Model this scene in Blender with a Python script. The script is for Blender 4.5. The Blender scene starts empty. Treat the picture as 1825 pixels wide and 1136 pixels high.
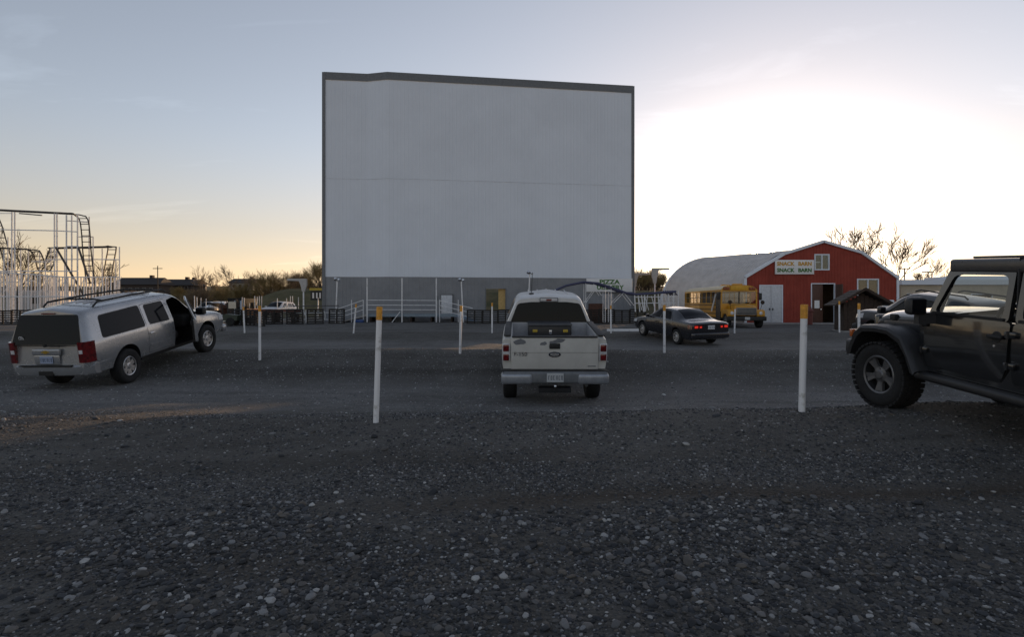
import bpy, bmesh, math, random
import numpy as np
from mathutils import Vector, Matrix, Euler
R = math.radians
random.seed(7); rng = np.random.default_rng(7)
S = bpy.context.scene
COL = S.collection

# ------------------------------------------------------------------ camera, sky, sun, exposure
CAM_H = 1.5
cam_d = bpy.data.cameras.new('camera'); cam = bpy.data.objects.new('camera', cam_d); COL.objects.link(cam)
cam.location = (0, 0, CAM_H); cam.rotation_euler = (R(90), 0, 0)
cam_d.sensor_width = 36; cam_d.lens = 36 * 1000 / 1825; cam_d.shift_y = -23 / 1825
cam_d.clip_start = .05; cam_d.clip_end = 6000
S.camera = cam
SUN_AZ, SUN_EL = R(24.1), R(4.75)          # azimuth to the right of straight ahead
sun_dir = Vector((math.sin(SUN_AZ) * math.cos(SUN_EL), math.cos(SUN_AZ) * math.cos(SUN_EL), math.sin(SUN_EL)))
W = bpy.data.worlds.new('World'); S.world = W; W.use_nodes = True
def build_world():
    nt = W.node_tree; N = nt.nodes; L = nt.links; N.clear()
    out = N.new('ShaderNodeOutputWorld'); bg = N.new('ShaderNodeBackground')
    sky = N.new('ShaderNodeTexSky'); sky.sky_type = 'NISHITA'; sky.sun_disc = False
    sky.sun_elevation = SUN_EL; sky.sun_rotation = SUN_AZ
    sky.altitude = 1000; sky.air_density = 1.0; sky.dust_density = 1.0; sky.ozone_density = 1.6
    hs = N.new('ShaderNodeHueSaturation'); hs.inputs['Saturation'].default_value = .62
    wb = N.new('ShaderNodeMix'); wb.data_type = 'RGBA'; wb.blend_type = 'MULTIPLY'; wb.inputs[0].default_value = 1; wb.inputs[7].default_value = (1.16, .95, .96, 1)
    L.new(sky.outputs[0], wb.inputs[6]); L.new(wb.outputs[2], hs.inputs['Color'])
    # warm dusk haze all round the horizon
    tc0 = N.new('ShaderNodeTexCoord'); sp0 = N.new('ShaderNodeSeparateXYZ'); L.new(tc0.outputs['Generated'], sp0.inputs[0])
    hz = N.new('ShaderNodeMapRange'); hz.interpolation_type = 'SMOOTHSTEP'; hz.inputs['From Min'].default_value = .0; hz.inputs['From Max'].default_value = .30; hz.inputs['To Min'].default_value = 1; hz.inputs['To Max'].default_value = 0
    L.new(sp0.outputs['Z'], hz.inputs['Value'])
    wm = N.new('ShaderNodeMix'); wm.data_type = 'RGBA'; wm.blend_type = 'MULTIPLY'; wm.inputs[7].default_value = (1.06, .80, .58, 1); 
    sd = N.new('ShaderNodeVectorMath'); sd.operation = 'DOT_PRODUCT'; sd.inputs[1].default_value = sun_dir; L.new(tc0.outputs['Generated'], sd.inputs[0])
    sf = N.new('ShaderNodeMapRange'); sf.inputs['From Min'].default_value = -.7; sf.inputs['From Max'].default_value = .35; sf.inputs['To Min'].default_value = .25; sf.inputs['To Max'].default_value = 1; L.new(sd.outputs['Value'], sf.inputs['Value'])
    hm = N.new('ShaderNodeMath'); hm.operation = 'MULTIPLY'; L.new(hz.outputs[0], hm.inputs[0]); L.new(sf.outputs[0], hm.inputs[1]); L.new(hm.outputs[0], wm.inputs[0]); L.new(hs.outputs[0], wm.inputs[6])
    # thin cirrus: streaky noise over the whole sky, brightening it a little
    tc = N.new('ShaderNodeTexCoord'); sep = N.new('ShaderNodeSeparateXYZ'); L.new(tc.outputs['Generated'], sep.inputs[0])
    ad = N.new('ShaderNodeMath'); ad.operation = 'ADD'; ad.inputs[1].default_value = .12; L.new(sep.outputs['Z'], ad.inputs[0])
    dx = N.new('ShaderNodeMath'); dx.operation = 'DIVIDE'; L.new(sep.outputs['X'], dx.inputs[0]); L.new(ad.outputs[0], dx.inputs[1])
    dy = N.new('ShaderNodeMath'); dy.operation = 'DIVIDE'; L.new(sep.outputs['Y'], dy.inputs[0]); L.new(ad.outputs[0], dy.inputs[1])
    cb = N.new('ShaderNodeCombineXYZ'); L.new(dx.outputs[0], cb.inputs[0]); L.new(dy.outputs[0], cb.inputs[1])
    mp = N.new('ShaderNodeMapping'); mp.inputs['Rotation'].default_value = (0, 0, R(35)); mp.inputs['Scale'].default_value = (.55, 1.5, 1); L.new(cb.outputs[0], mp.inputs[0])
    no = N.new('ShaderNodeTexNoise'); no.inputs['Scale'].default_value = 1.1; no.inputs['Detail'].default_value = 9; no.inputs['Roughness'].default_value = .62; no.inputs['Distortion'].default_value = .6
    L.new(mp.outputs[0], no.inputs['Vector'])
    mr = N.new('ShaderNodeMapRange'); mr.inputs['From Min'].default_value = .56; mr.inputs['From Max'].default_value = .80; mr.inputs['To Min'].default_value = 1.0; mr.inputs['To Max'].default_value = 1.3
    L.new(no.outputs['Fac'], mr.inputs['Value'])
    mul = N.new('ShaderNodeVectorMath'); mul.operation = 'SCALE'; L.new(wm.outputs[2], mul.inputs[0]); L.new(mr.outputs[0], mul.inputs['Scale'])
    # the sun itself and its aureole
    dt = N.new('ShaderNodeVectorMath'); dt.operation = 'DOT_PRODUCT'; dt.inputs[1].default_value = sun_dir; L.new(tc.outputs['Generated'], dt.inputs[0])
    sm = N.new('ShaderNodeMapRange'); sm.interpolation_type = 'SMOOTHSTEP'
    sm.inputs['From Min'].default_value = math.cos(R(1.1)); sm.inputs['From Max'].default_value = math.cos(R(.25)); sm.inputs['To Min'].default_value = 0; sm.inputs['To Max'].default_value = 260
    L.new(dt.outputs['Value'], sm.inputs['Value'])
    sc = N.new('ShaderNodeVectorMath'); sc.operation = 'SCALE'; sc.inputs[0].default_value = (1, .82, .5); L.new(sm.outputs[0], sc.inputs['Scale'])
    # soft shoulder so the glow round the sun does not run away
    k1 = N.new('ShaderNodeVectorMath'); k1.operation = 'MULTIPLY_ADD'; k1.inputs[1].default_value = (.08,)*3; k1.inputs[2].default_value = (1,)*3; L.new(mul.outputs[0], k1.inputs[0])
    k2 = N.new('ShaderNodeVectorMath'); k2.operation = 'DIVIDE'; L.new(mul.outputs[0], k2.inputs[0]); L.new(k1.outputs[0], k2.inputs[1])
    add = N.new('ShaderNodeVectorMath'); add.operation = 'ADD'; L.new(k2.outputs[0], add.inputs[0]); L.new(sc.outputs[0], add.inputs[1])
    L.new(add.outputs[0], bg.inputs['Color']); bg.inputs['Strength'].default_value = .15
    L.new(bg.outputs[0], out.inputs['Surface'])
build_world()
sun_l = bpy.data.lights.new('sun', 'SUN'); sun_l.energy = 2.2; sun_l.angle = R(.6); sun_l.color = (1, .62, .32)
sun = bpy.data.objects.new('sun', sun_l); COL.objects.link(sun)
sun.rotation_euler = (-sun_dir).to_track_quat('-Z', 'Y').to_euler()
S.view_settings.view_transform = 'Standard'; S.view_settings.look = 'None'; S.view_settings.gamma = 1
S.view_settings.use_curve_mapping = False; S.view_settings.exposure = 1.12

# ------------------------------------------------------------------ materials
MATS = {}
def mat(name, col, rough=.6, metal=0, var=.12, scale=8, bump=0, bscale=60, coat=0, emit=None, spec=.5, col2=None, lo=.35, hi=.7):
    """Principled material whose colour wanders a little with noise (dirt, fading)."""
    if name in MATS: return MATS[name]
    m = bpy.data.materials.new(name); m.use_nodes = True; N = m.node_tree.nodes; L = m.node_tree.links
    b = N['Principled BSDF']; b.inputs['Roughness'].default_value = rough; b.inputs['Metallic'].default_value = metal
    b.inputs['Specular IOR Level'].default_value = spec; b.inputs['Coat Weight'].default_value = coat; b.inputs['Coat Roughness'].default_value = .06
    tc = N.new('ShaderNodeTexCoord')
    n = N.new('ShaderNodeTexNoise'); n.inputs['Scale'].default_value = scale; n.inputs['Detail'].default_value = 6; n.inputs['Roughness'].default_value = .65
    L.new(tc.outputs['Object'], n.inputs['Vector'])
    cr = N.new('ShaderNodeValToRGB'); e = cr.color_ramp.elements
    c2 = col2 or tuple(c * (1 - 2.2 * var) for c in col)
    e[0].position = lo; e[0].color = (*c2, 1); e[1].position = hi; e[1].color = (*col, 1)
    L.new(n.outputs['Fac'], cr.inputs[0]); L.new(cr.outputs[0], b.inputs['Base Color'])
    rr = N.new('ShaderNodeMapRange'); rr.inputs['To Min'].default_value = min(1, rough * 1.35); rr.inputs['To Max'].default_value = rough * .85
    L.new(n.outputs['Fac'], rr.inputs['Value']); L.new(rr.outputs[0], b.inputs['Roughness'])
    if bump:
        n2 = N.new('ShaderNodeTexNoise'); n2.inputs['Scale'].default_value = bscale; n2.inputs['Detail'].default_value = 5
        L.new(tc.outputs['Object'], n2.inputs['Vector'])
        bp = N.new('ShaderNodeBump'); bp.inputs['Strength'].default_value = bump; bp.inputs['Distance'].default_value = .02
        L.new(n2.outputs['Fac'], bp.inputs['Height']); L.new(bp.outputs[0], b.inputs['Normal'])
    if emit:
        b.inputs['Emission Color'].default_value = (*emit[0], 1); b.inputs['Emission Strength'].default_value = emit[1]
    MATS[name] = m; return m
def glass_mat(name, tint, refl=1.0):
    """thin window glass: fresnel mix of tinted transparency and mirror"""
    if name in MATS: return MATS[name]
    m = bpy.data.materials.new(name); m.use_nodes = True; N = m.node_tree.nodes; L = m.node_tree.links; N.clear()
    o = N.new('ShaderNodeOutputMaterial'); mx = N.new('ShaderNodeMixShader'); t = N.new('ShaderNodeBsdfTransparent'); g = N.new('ShaderNodeBsdfGlossy')
    t.inputs[0].default_value = (*tint, 1); g.inputs['Roughness'].default_value = .02
    lw = N.new('ShaderNodeLayerWeight'); lw.inputs[0].default_value = .5
    pw = N.new('ShaderNodeMath'); pw.operation = 'POWER'; pw.inputs[1].default_value = 5; L.new(lw.outputs['Facing'], pw.inputs[0])
    mu = N.new('ShaderNodeMath'); mu.operation = 'MULTIPLY_ADD'; mu.inputs[1].default_value = .9 * refl; mu.inputs[2].default_value = .07 * refl; L.new(pw.outputs[0], mu.inputs[0])
    L.new(mu.outputs[0], mx.inputs[0]); L.new(t.outputs[0], mx.inputs[1]); L.new(g.outputs[0], mx.inputs[2]); L.new(mx.outputs[0], o.inputs[0])
    MATS[name] = m; return m

# ------------------------------------------------------------------ mesh builder
class MB:
    def __init__(s): s.v = []; s.f = []; s.m = []; s.mi = 0
    def mat(s, i): s.mi = i; return s
    def add(s, vs, fs, M=None):
        o = len(s.v)
        if M is not None: vs = [M @ Vector(v) for v in vs]
        s.v += [tuple(v) for v in vs]; s.f += [tuple(i + o for i in f) for f in fs]; s.m += [s.mi] * len(fs); return s
    def box(s, lo, hi, M=None):
        (x0, y0, z0), (x1, y1, z1) = lo, hi
        return s.add([(x0,y0,z0),(x1,y0,z0),(x1,y1,z0),(x0,y1,z0),(x0,y0,z1),(x1,y0,z1),(x1,y1,z1),(x0,y1,z1)],
                     [(0,3,2,1),(4,5,6,7),(0,1,5,4),(1,2,6,5),(2,3,7,6),(3,0,4,7)], M)
    def bbox(s, lo, hi, bev=.02, seg=2, M=None):
        bm = bmesh.new(); bmesh.ops.create_cube(bm, size=1)
        c = [(a + b) / 2 for a, b in zip(lo, hi)]; d = [abs(b - a) for a, b in zip(lo, hi)]
        for v in bm.verts: v.co = Vector([c[i] + v.co[i] * d[i] for i in range(3)])
        bmesh.ops.bevel(bm, geom=bm.edges[:], offset=min(bev, min(d) * .45), segments=seg, affect='EDGES', profile=.5)
        return s.bm(bm, M)
    def bm(s, bm, M=None):
        bm.verts.index_update()
        s.add([v.co.copy() for v in bm.verts], [[v.index for v in f.verts] for f in bm.faces], M); bm.free(); return s
    def tube(s, p0, p1, r, n=6, r1=None, cap=True):
        return s.path([p0, p1], [r, r if r1 is None else r1], n, cap)
    def path(s, pts, r, n=6, cap=True, closed=False):
        pts = [Vector(p) for p in pts]; k = len(pts); rs = r if isinstance(r, (list, tuple)) else [r] * k
        o = len(s.v); up = None
        for i, p in enumerate(pts):
            if closed: d = pts[(i + 1) % k] - pts[i - 1]
            else: d = pts[min(i + 1, k - 1)] - pts[max(i - 1, 0)]
            d = d.normalized() if d.length > 1e-9 else Vector((0, 0, 1))
            if up is None: up = d.orthogonal().normalized()
            a = up - d * up.dot(d); a = a.normalized() if a.length > 1e-6 else d.orthogonal().normalized(); up = a; b = d.cross(a)
            for j in range(n):
                t = 2 * math.pi * (j + .5) / n; s.v.append(tuple(p + (a * math.cos(t) + b * math.sin(t)) * rs[i]))
        fs = []
        for i in range(k if closed else k - 1):
            i2 = (i + 1) % k
            for j in range(n):
                j2 = (j + 1) % n; fs.append((o+i*n+j, o+i*n+j2, o+i2*n+j2, o+i2*n+j))
        if cap and not closed: fs += [tuple(o + j for j in reversed(range(n))), tuple(o + (k-1)*n + j for j in range(n))]
        s.f += fs; s.m += [s.mi] * len(fs); return s
    def prism(s, poly, a, b, ax='y', M=None):
        """poly of 2-D points swept along ax from a to b; ax y: (x,z), x: (y,z), z: (x,y)"""
        n = len(poly)
        area = sum(poly[i][0]*poly[(i+1)%n][1] - poly[(i+1)%n][0]*poly[i][1] for i in range(n))
        if (area < 0) != (ax == 'y'): poly = poly[::-1]
        if a > b: a, b = b, a
        mk = {'y': lambda p, t: (p[0], t, p[1]), 'x': lambda p, t: (t, p[0], p[1]), 'z': lambda p, t: (p[0], p[1], t)}[ax]
        vs = [mk(p, a) for p in poly] + [mk(p, b) for p in poly]
        fs = [tuple(reversed(range(n))), tuple(range(n, 2*n))] + [(i, (i+1)%n, n+(i+1)%n, n+i) for i in range(n)]
        return s.add(vs, fs, M)
    def lathe(s, prof, n=24, ax='y', M=None, close=False):
        """prof: (radius, axial) pairs turned round ax"""
        vs = []; k = len(prof)
        for i in range(n):
            t = 2*math.pi*i/n; c, q = math.cos(t), math.sin(t)
            for r, h in prof: vs.append((r*c, h, r*q) if ax == 'y' else ((r*c, r*q, h) if ax == 'z' else (h, r*c, r*q)))
        fs = []
        for i in range(n):
            i2 = (i+1) % n
            for j in range(k if close else k-1): j2 = (j+1) % k; fs.append((i*k+j, i*k+j2, i2*k+j2, i2*k+j))
        return s.add(vs, fs, M)
    def mesh(s, name, mats, smooth=30):
        me = bpy.data.meshes.new(name); me.from_pydata(s.v, [], s.f)
        for m in (mats if isinstance(mats, (list, tuple)) else [mats]): me.materials.append(m)
        me.polygons.foreach_set('material_index', s.m)
        if smooth:
            me.polygons.foreach_set('use_smooth', [True] * len(s.f)); me.update(); me.set_sharp_from_angle(angle=R(smooth))
        me.update(); return me
    def build(s, name, mats, parent=None, smooth=30, **kw): return link(name, s.mesh(name, mats, smooth), parent, **kw)
def link(name, me, parent=None, loc=None, rot=None):
    o = bpy.data.objects.new(name, me); COL.objects.link(o)
    if parent is not None: o.parent = parent
    if loc is not None: o.location = loc
    if rot is not None: o.rotation_euler = rot
    return o
def tag(o, label=None, cat=None, group=None, kind=None):
    for k, v in (('label', label), ('category', cat), ('group', group), ('kind', kind)):
        if v: o[k] = v
    return o
def thing(name, label, cat, loc=(0,0,0), rz=0, group=None):
    o = bpy.data.objects.new(name, None); COL.objects.link(o); o.location = loc; o.rotation_euler = (0, 0, rz); o.empty_display_size = .3
    return tag(o, label, cat, group)
def copy_tree(o, parent=None):
    c = o.copy(); COL.objects.link(c); c.parent = parent
    for ch in list(o.children): copy_tree(ch, c)
    return c
def P(px, py, z):
    """photo pixel at depth z -> world point"""
    return Vector(((px - 912.5) / 1000 * z, z, CAM_H + (545 - py) / 1000 * z))
def bool_cut(o, cut):
    me = cut.mesh('cutter', [bpy.data.materials.get('x') or bpy.data.materials.new('x')] * 2, 0)
    for q in (me, o.data):
        b = bmesh.new(); b.from_mesh(q); bmesh.ops.remove_doubles(b, verts=b.verts[:], dist=1e-5); bmesh.ops.recalc_face_normals(b, faces=b.faces[:]); b.to_mesh(q); b.free()
    c = bpy.data.objects.new('cutter', me); COL.objects.link(c)
    m = o.modifiers.new('cut', 'BOOLEAN'); m.operation = 'DIFFERENCE'; m.solver = 'EXACT'; m.object = c
    par = o.parent; o.parent = None
    dg = bpy.context.evaluated_depsgraph_get(); dg.update()
    nm = bpy.data.meshes.new_from_object(o.evaluated_get(dg)); old = o.data
    o.modifiers.clear(); o.data = nm; nm.name = old.name
    bpy.data.objects.remove(c); bpy.data.meshes.remove(me); bpy.data.meshes.remove(old); o.parent = par
    nm.polygons.foreach_set('use_smooth', [True] * len(nm.polygons)); nm.set_sharp_from_angle(angle=R(32))

# ------------------------------------------------------------------ the lie of the land
_gy = [-40, 0, 3, 5, 6.5, 7.4, 9.3, 11.4, 13.9, 15.3, 16.3, 17.2, 19, 21.4, 23.4, 25.2, 26.2, 27.3, 30, 34, 45, 80]
_gz = [-1.5, -1.5, -1.5, -1.48, -1.40, -1.40, -1.74, -1.92, -1.92, -1.62, -1.33, -1.31, -1.50, -1.60, -1.57, -1.40, -1.29, -1.29, -1.42, -1.40, -1.34, -1.30]
def sstep(a, b, t): t = np.clip((t - a) / (b - a), 0, 1); return t * t * (3 - 2 * t)
def G(x, y):
    """ground height; low parking berms run across the view, a rise closes the field far behind"""
    x = np.asarray(x, float); y = np.asarray(y, float)
    yy = y + .35 * np.sin(x * .13 + .6) + .012 * x
    ks = np.array(_gy); kz = np.array(_gz)
    h = np.zeros_like(yy)
    for o, w in ((-.5, .25), (0, .5), (.5, .25)): h = h + w * np.interp(yy + o, ks, kz)
    h = h + 1.5 + .04 * np.clip(x, -3.5, 5.5) * np.exp(-((yy - 6.9) / 2.2) ** 2)
    h = h - .10 * sstep(-5, -8, x) * np.exp(-((yy - 16.8) / 1.6) ** 2)
    h = h + .018 * np.sin(x * 1.7 + y * .6) * np.sin(y * 1.3 - x * .4) * sstep(60, 30, y)
    h = h + sstep(85, 230, y) * 8.0 + sstep(250, 900, y) * 22                                   # far field climbs
    h = h + 4.0 * sstep(76, 92, y) * sstep(170, 120, y) * sstep(-47, -36, x) * sstep(16, 6, x)   # dark embankment beside the screen
    h = h + 3.3 * sstep(66, 76, y) * sstep(150, 110, y) * sstep(8, 13, x) * sstep(120, 60, x)
    return h
def g(x, y): return float(G(x, y))
# ------------------------------------------------------------------ ground
def ground_material():
    m = bpy.data.materials.new('gravel_ground'); m.use_nodes = True; N = m.node_tree.nodes; L = m.node_tree.links; b = N['Principled BSDF']
    b.inputs['Roughness'].default_value = .9; b.inputs['Specular IOR Level'].default_value = .25
    geo = N.new('ShaderNodeNewGeometry'); at = N.new('ShaderNodeAttribute'); at.attribute_name = 'zone'
    def noise(sc, det=6, ro=.6):
        n = N.new('ShaderNodeTexNoise'); n.inputs['Scale'].default_value = sc; n.inputs['Detail'].default_value = det; n.inputs['Roughness'].default_value = ro; L.new(geo.outputs['Position'], n.inputs['Vector']); return n
    def mix(f, a, c, bt='MIX'):
        x = N.new('ShaderNodeMix'); x.data_type = 'RGBA'; x.blend_type = bt
        if isinstance(f, float): x.inputs[0].default_value = f
        else: L.new(f, x.inputs[0])
        for i, q in ((6, a), (7, c)):
            if isinstance(q, tuple): x.inputs[i].default_value = (*q, 1)
            else: L.new(q, x.inputs[i])
        return x.outputs[2]
    def ramp(f, a, c):
        r = N.new('ShaderNodeMapRange'); r.inputs['From Min'].default_value = a; r.inputs['From Max'].default_value = c; L.new(f, r.inputs['Value']); return r.outputs[0]
    big = noise(.35, 5); med = noise(2.2, 6); fine = noise(34, 3, .7)
    sp = N.new('ShaderNodeSeparateColor'); L.new(at.outputs['Color'], sp.inputs[0])      # r: driven lane, g: dry grass, b: dirt ruts, and the sunlit line painted on the left crest
    dirt = mix(ramp(med.outputs['Fac'], .35, .65), (.080, .076, .070), (.118, .113, .105))
    lane = mix(ramp(med.outputs['Fac'], .3, .7), (.165, .163, .162), (.235, .232, .228))
    mpn = N.new('ShaderNodeMapping'); mpn.inputs['Scale'].default_value = (.12, 1.6, 1); L.new(geo.outputs['Position'], mpn.inputs[0])
    stn = N.new('ShaderNodeTexNoise'); stn.inputs['Scale'].default_value = 1.0; stn.inputs['Detail'].default_value = 4; L.new(mpn.outputs[0], stn.inputs['Vector'])
    c = mix(sp.outputs[0], dirt, lane)
    c = mix(ramp(stn.outputs['Fac'], .42, .68), c, mix(.55, c, (.10, .098, .095)))      # wheel-worn streaks along the rows
    c = mix(ramp(stn.outputs['Fac'], .50, .30), c, mix(.45, c, (.022, .020, .018)))
    c = mix(ramp(big.outputs['Fac'], .45, .7), c, mix(.5, c, (.05, .043, .036)))
    # stones seen from afar: voronoi cells of two sizes, each with its own grey
    for sc, lo, amt in ((22, .30, .55), (55, .25, .5)):
        v = N.new('ShaderNodeTexVoronoi'); v.inputs['Scale'].default_value = sc; L.new(geo.outputs['Position'], v.inputs['Vector'])
        v2 = N.new('ShaderNodeSeparateColor'); L.new(v.outputs['Color'], v2.inputs[0])
        st = N.new('ShaderNodeValToRGB'); e = st.color_ramp.elements; e[0].color = (.04, .041, .043, 1); e[1].color = (.42, .415, .41, 1); e[1].position = 1
        x = e.new(.6); x.color = (.085, .087, .09, 1); x = e.new(.88); x.color = (.16, .157, .152, 1)
        L.new(v2.outputs[0], st.inputs[0])
        ins = N.new('ShaderNodeMath'); ins.operation = 'LESS_THAN'; L.new(v.outputs['Distance'], ins.inputs[0]); ins.inputs[1].default_value = lo
        pick = N.new('ShaderNodeMath'); pick.operation = 'GREATER_THAN'; L.new(v2.outputs[1], pick.inputs[0]); pick.inputs[1].default_value = 1 - amt
        a = N.new('ShaderNodeMath'); a.operation = 'MULTIPLY'; L.new(ins.outputs[0], a.inputs[0]); L.new(pick.outputs[0], a.inputs[1])
        c = mix(a.outputs[0], c, st.outputs[0])
    c = mix(sp.outputs[2], c, mix(ramp(fine.outputs['Fac'], .3, .7), (.045, .037, .030), (.075, .064, .054)))
    gr = mix(ramp(fine.outputs['Fac'], .3, .7), (.07, .066, .032), (.17, .135, .07))
    gr = mix(ramp(big.outputs['Fac'], .4, .65), gr, (.055, .06, .025))
    c = mix(sp.outputs[1], c, gr)
    L.new(c, b.inputs['Base Color'])
    bp = N.new('ShaderNodeBump'); bp.inputs['Strength'].default_value = .9; bp.inputs['Distance'].default_value = .03
    vb = N.new('ShaderNodeTexVoronoi'); vb.inputs['Scale'].default_value = 30; L.new(geo.outputs['Position'], vb.inputs['Vector'])
    ad = N.new('ShaderNodeMath'); ad.operation = 'SUBTRACT'; L.new(fine.outputs['Fac'], ad.inputs[0]); L.new(vb.outputs['Distance'], ad.inputs[1])
    L.new(ad.outputs[0], bp.inputs['Height']); L.new(bp.outputs[0], b.inputs['Normal'])
    return m
def make_ground():
    ys = np.concatenate([np.arange(-14, 0, .5), np.arange(0, 34, .16), np.arange(34, 100, 1.2), np.geomspace(100, 3000, 46)])
    us = np.concatenate([-np.geomspace(1, 60, 34)[::-1], np.linspace(-.97, .97, 120), np.geomspace(1, 60, 34)])
    n, k = len(ys), len(us)
    Y = np.repeat(ys, k).reshape(n, k); X = us[None, :] * (np.maximum(np.abs(Y), 14) * .55 + 3)
    Z = G(X, Y)
    vs = np.stack([X, Y, Z], -1).reshape(-1, 3)
    idx = np.arange(n * k).reshape(n, k); f = np.stack([idx[:-1, :-1], idx[:-1, 1:], idx[1:, 1:], idx[1:, :-1]], -1).reshape(-1, 4)
    me = bpy.data.meshes.new('ground'); me.from_pydata(vs.tolist(), [], f.tolist()); me.materials.append(ground_material())
    me.polygons.foreach_set('use_smooth', [True] * len(f))
    x, y = vs[:, 0], vs[:, 1]; yy = y + .35 * np.sin(x * .13 + .6) + .012 * x
    wob = .25 * np.sin(x * .9) + .2 * np.sin(x * 2.3 + 1)
    lane = np.maximum(sstep(8.6, 10.2, yy + wob) * sstep(14.6, 12.6, yy + wob), sstep(18.5, 20, yy) * sstep(25, 23, yy))
    lane = np.maximum(lane * .9, .55 * sstep(27.3, 28.5, yy) * sstep(70, 50, y))
    grass = sstep(58, 72, y + 3 * np.sin(x * .2))
    rut = 1.0 * np.exp(-((y - 4.25 - .035 * x - .06 * np.sin(x * 1.3)) / .16) ** 2) * sstep(-2.5, .5, x + .5 * np.sin(y * 9)) + .55 * np.exp(-((y - 3.1 + .08 * x) / .22) ** 2) * sstep(1.5, -1.5, x)
    rut = rut + .7 * np.exp(-((yy - 7.7) / .25) ** 2) * sstep(-3.5, -6, x)  # low sun grazing the left crest, put into the colour as a brown band
    ca = me.color_attributes.new('zone', 'FLOAT_COLOR', 'POINT')
    ca.data.foreach_set('color', np.stack([lane, grass, np.clip(rut, 0, 1), np.ones_like(x)], -1).ravel())
    o = link('ground', me); tag(o, 'dark gravel parking ground with low berms running across', 'ground', kind='structure')
make_ground()

def pebble_nodes(mat_):
    ng = bpy.data.node_groups.new('pebbles', 'GeometryNodeTree'); N = ng.nodes; L = ng.links
    ng.interface.new_socket('Geometry', in_out='INPUT', socket_type='NodeSocketGeometry'); ng.interface.new_socket('Geometry', in_out='OUTPUT', socket_type='NodeSocketGeometry')
    gi = N.new('NodeGroupInput'); go = N.new('NodeGroupOutput'); jn = N.new('GeometryNodeJoinGeometry')
    for k in range(5):
        ic = N.new('GeometryNodeMeshIcoSphere'); ic.inputs['Radius'].default_value = 1; ic.inputs['Subdivisions'].default_value = 3
        no = N.new('ShaderNodeTexNoise'); no.inputs['Scale'].default_value = .75; no.inputs['Detail'].default_value = 1.5
        po = N.new('GeometryNodeInputPosition'); of = N.new('ShaderNodeVectorMath'); of.operation = 'ADD'; of.inputs[1].default_value = (k * 7.3, k * 3.1, k * 5.7)
        L.new(po.outputs[0], of.inputs[0]); L.new(of.outputs[0], no.inputs['Vector'])
        sb = N.new('ShaderNodeVectorMath'); sb.operation = 'SUBTRACT'; sb.inputs[1].default_value = (.5, .5, .5); L.new(no.outputs['Color'], sb.inputs[0])
        sl = N.new('ShaderNodeVectorMath'); sl.operation = 'SCALE'; sl.inputs['Scale'].default_value = 1.15; L.new(sb.outputs[0], sl.inputs[0])
        sp = N.new('GeometryNodeSetPosition'); L.new(ic.outputs[0], sp.inputs['Geometry']); L.new(sl.outputs[0], sp.inputs['Offset'])
        ss = N.new('GeometryNodeSetShadeSmooth'); L.new(sp.outputs[0], ss.inputs['Geometry'])
        sm = N.new('GeometryNodeSetMaterial'); sm.inputs['Material'].default_value = mat_; L.new(ss.outputs[0], sm.inputs['Geometry'])
        ti = N.new('GeometryNodeGeometryToInstance'); L.new(sm.outputs[0], ti.inputs[0]); L.new(ti.outputs[0], jn.inputs[0])
    ip = N.new('GeometryNodeInstanceOnPoints'); L.new(gi.outputs[0], ip.inputs['Points']); L.new(jn.outputs[0], ip.inputs['Instance']); ip.inputs['Pick Instance'].default_value = True
    for nm, ty, sk in (('idx', 'INT', 'Instance Index'), ('rot', 'FLOAT_VECTOR', 'Rotation'), ('scl', 'FLOAT_VECTOR', 'Scale')):
        a = N.new('GeometryNodeInputNamedAttribute'); a.data_type = ty; a.inputs['Name'].default_value = nm
        L.new([q for q in a.outputs if q.enabled][0], ip.inputs[sk])
    L.new(ip.outputs[0], go.inputs[0]); return ng
def pebble_material(light=1.0, floor=0.0):
    m = bpy.data.materials.new('pebble_stone'); m.use_nodes = True; N = m.node_tree.nodes; L = m.node_tree.links; b = N['Principled BSDF']
    oi = N.new('ShaderNodeObjectInfo'); cr = N.new('ShaderNodeValToRGB'); cr.color_ramp.interpolation = 'LINEAR'; e = cr.color_ramp.elements
    e[0].color = (.015, .016, .018, 1); e[1].color = (.33, .327, .32, 1)
    for p, c in ((.25, (.022, .024, .028)), (.45, (.042, .045, .051)), (.62, (.058, .053, .047)), (.68, (.078, .081, .087)), (.80, (.082, .070, .058)), (.90, (.125, .127, .132)), (.97, (.20, .20, .20))):
        x = e.new(p); x.color = (*c, 1)
    for x in e: x.color = (*[min(.5, floor + light * q) for q in x.color[:3]], 1)
    L.new(oi.outputs['Random'], cr.inputs[0])
    tc = N.new('ShaderNodeTexCoord'); n = N.new('ShaderNodeTexNoise'); n.inputs['Scale'].default_value = 2.5; n.inputs['Detail'].default_value = 6; L.new(tc.outputs['Object'], n.inputs['Vector'])
    mr = N.new('ShaderNodeMapRange'); mr.inputs['To Min'].default_value = .65; mr.inputs['To Max'].default_value = 1.3; L.new(n.outputs['Fac'], mr.inputs['Value'])
    vm = N.new('ShaderNodeVectorMath'); vm.operation = 'SCALE'; L.new(cr.outputs[0], vm.inputs[0]); L.new(mr.outputs[0], vm.inputs['Scale']); L.new(vm.outputs[0], b.inputs['Base Color'])
    b.inputs['Roughness'].default_value = .72; b.inputs['Specular IOR Level'].default_value = .35
    return m
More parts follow.
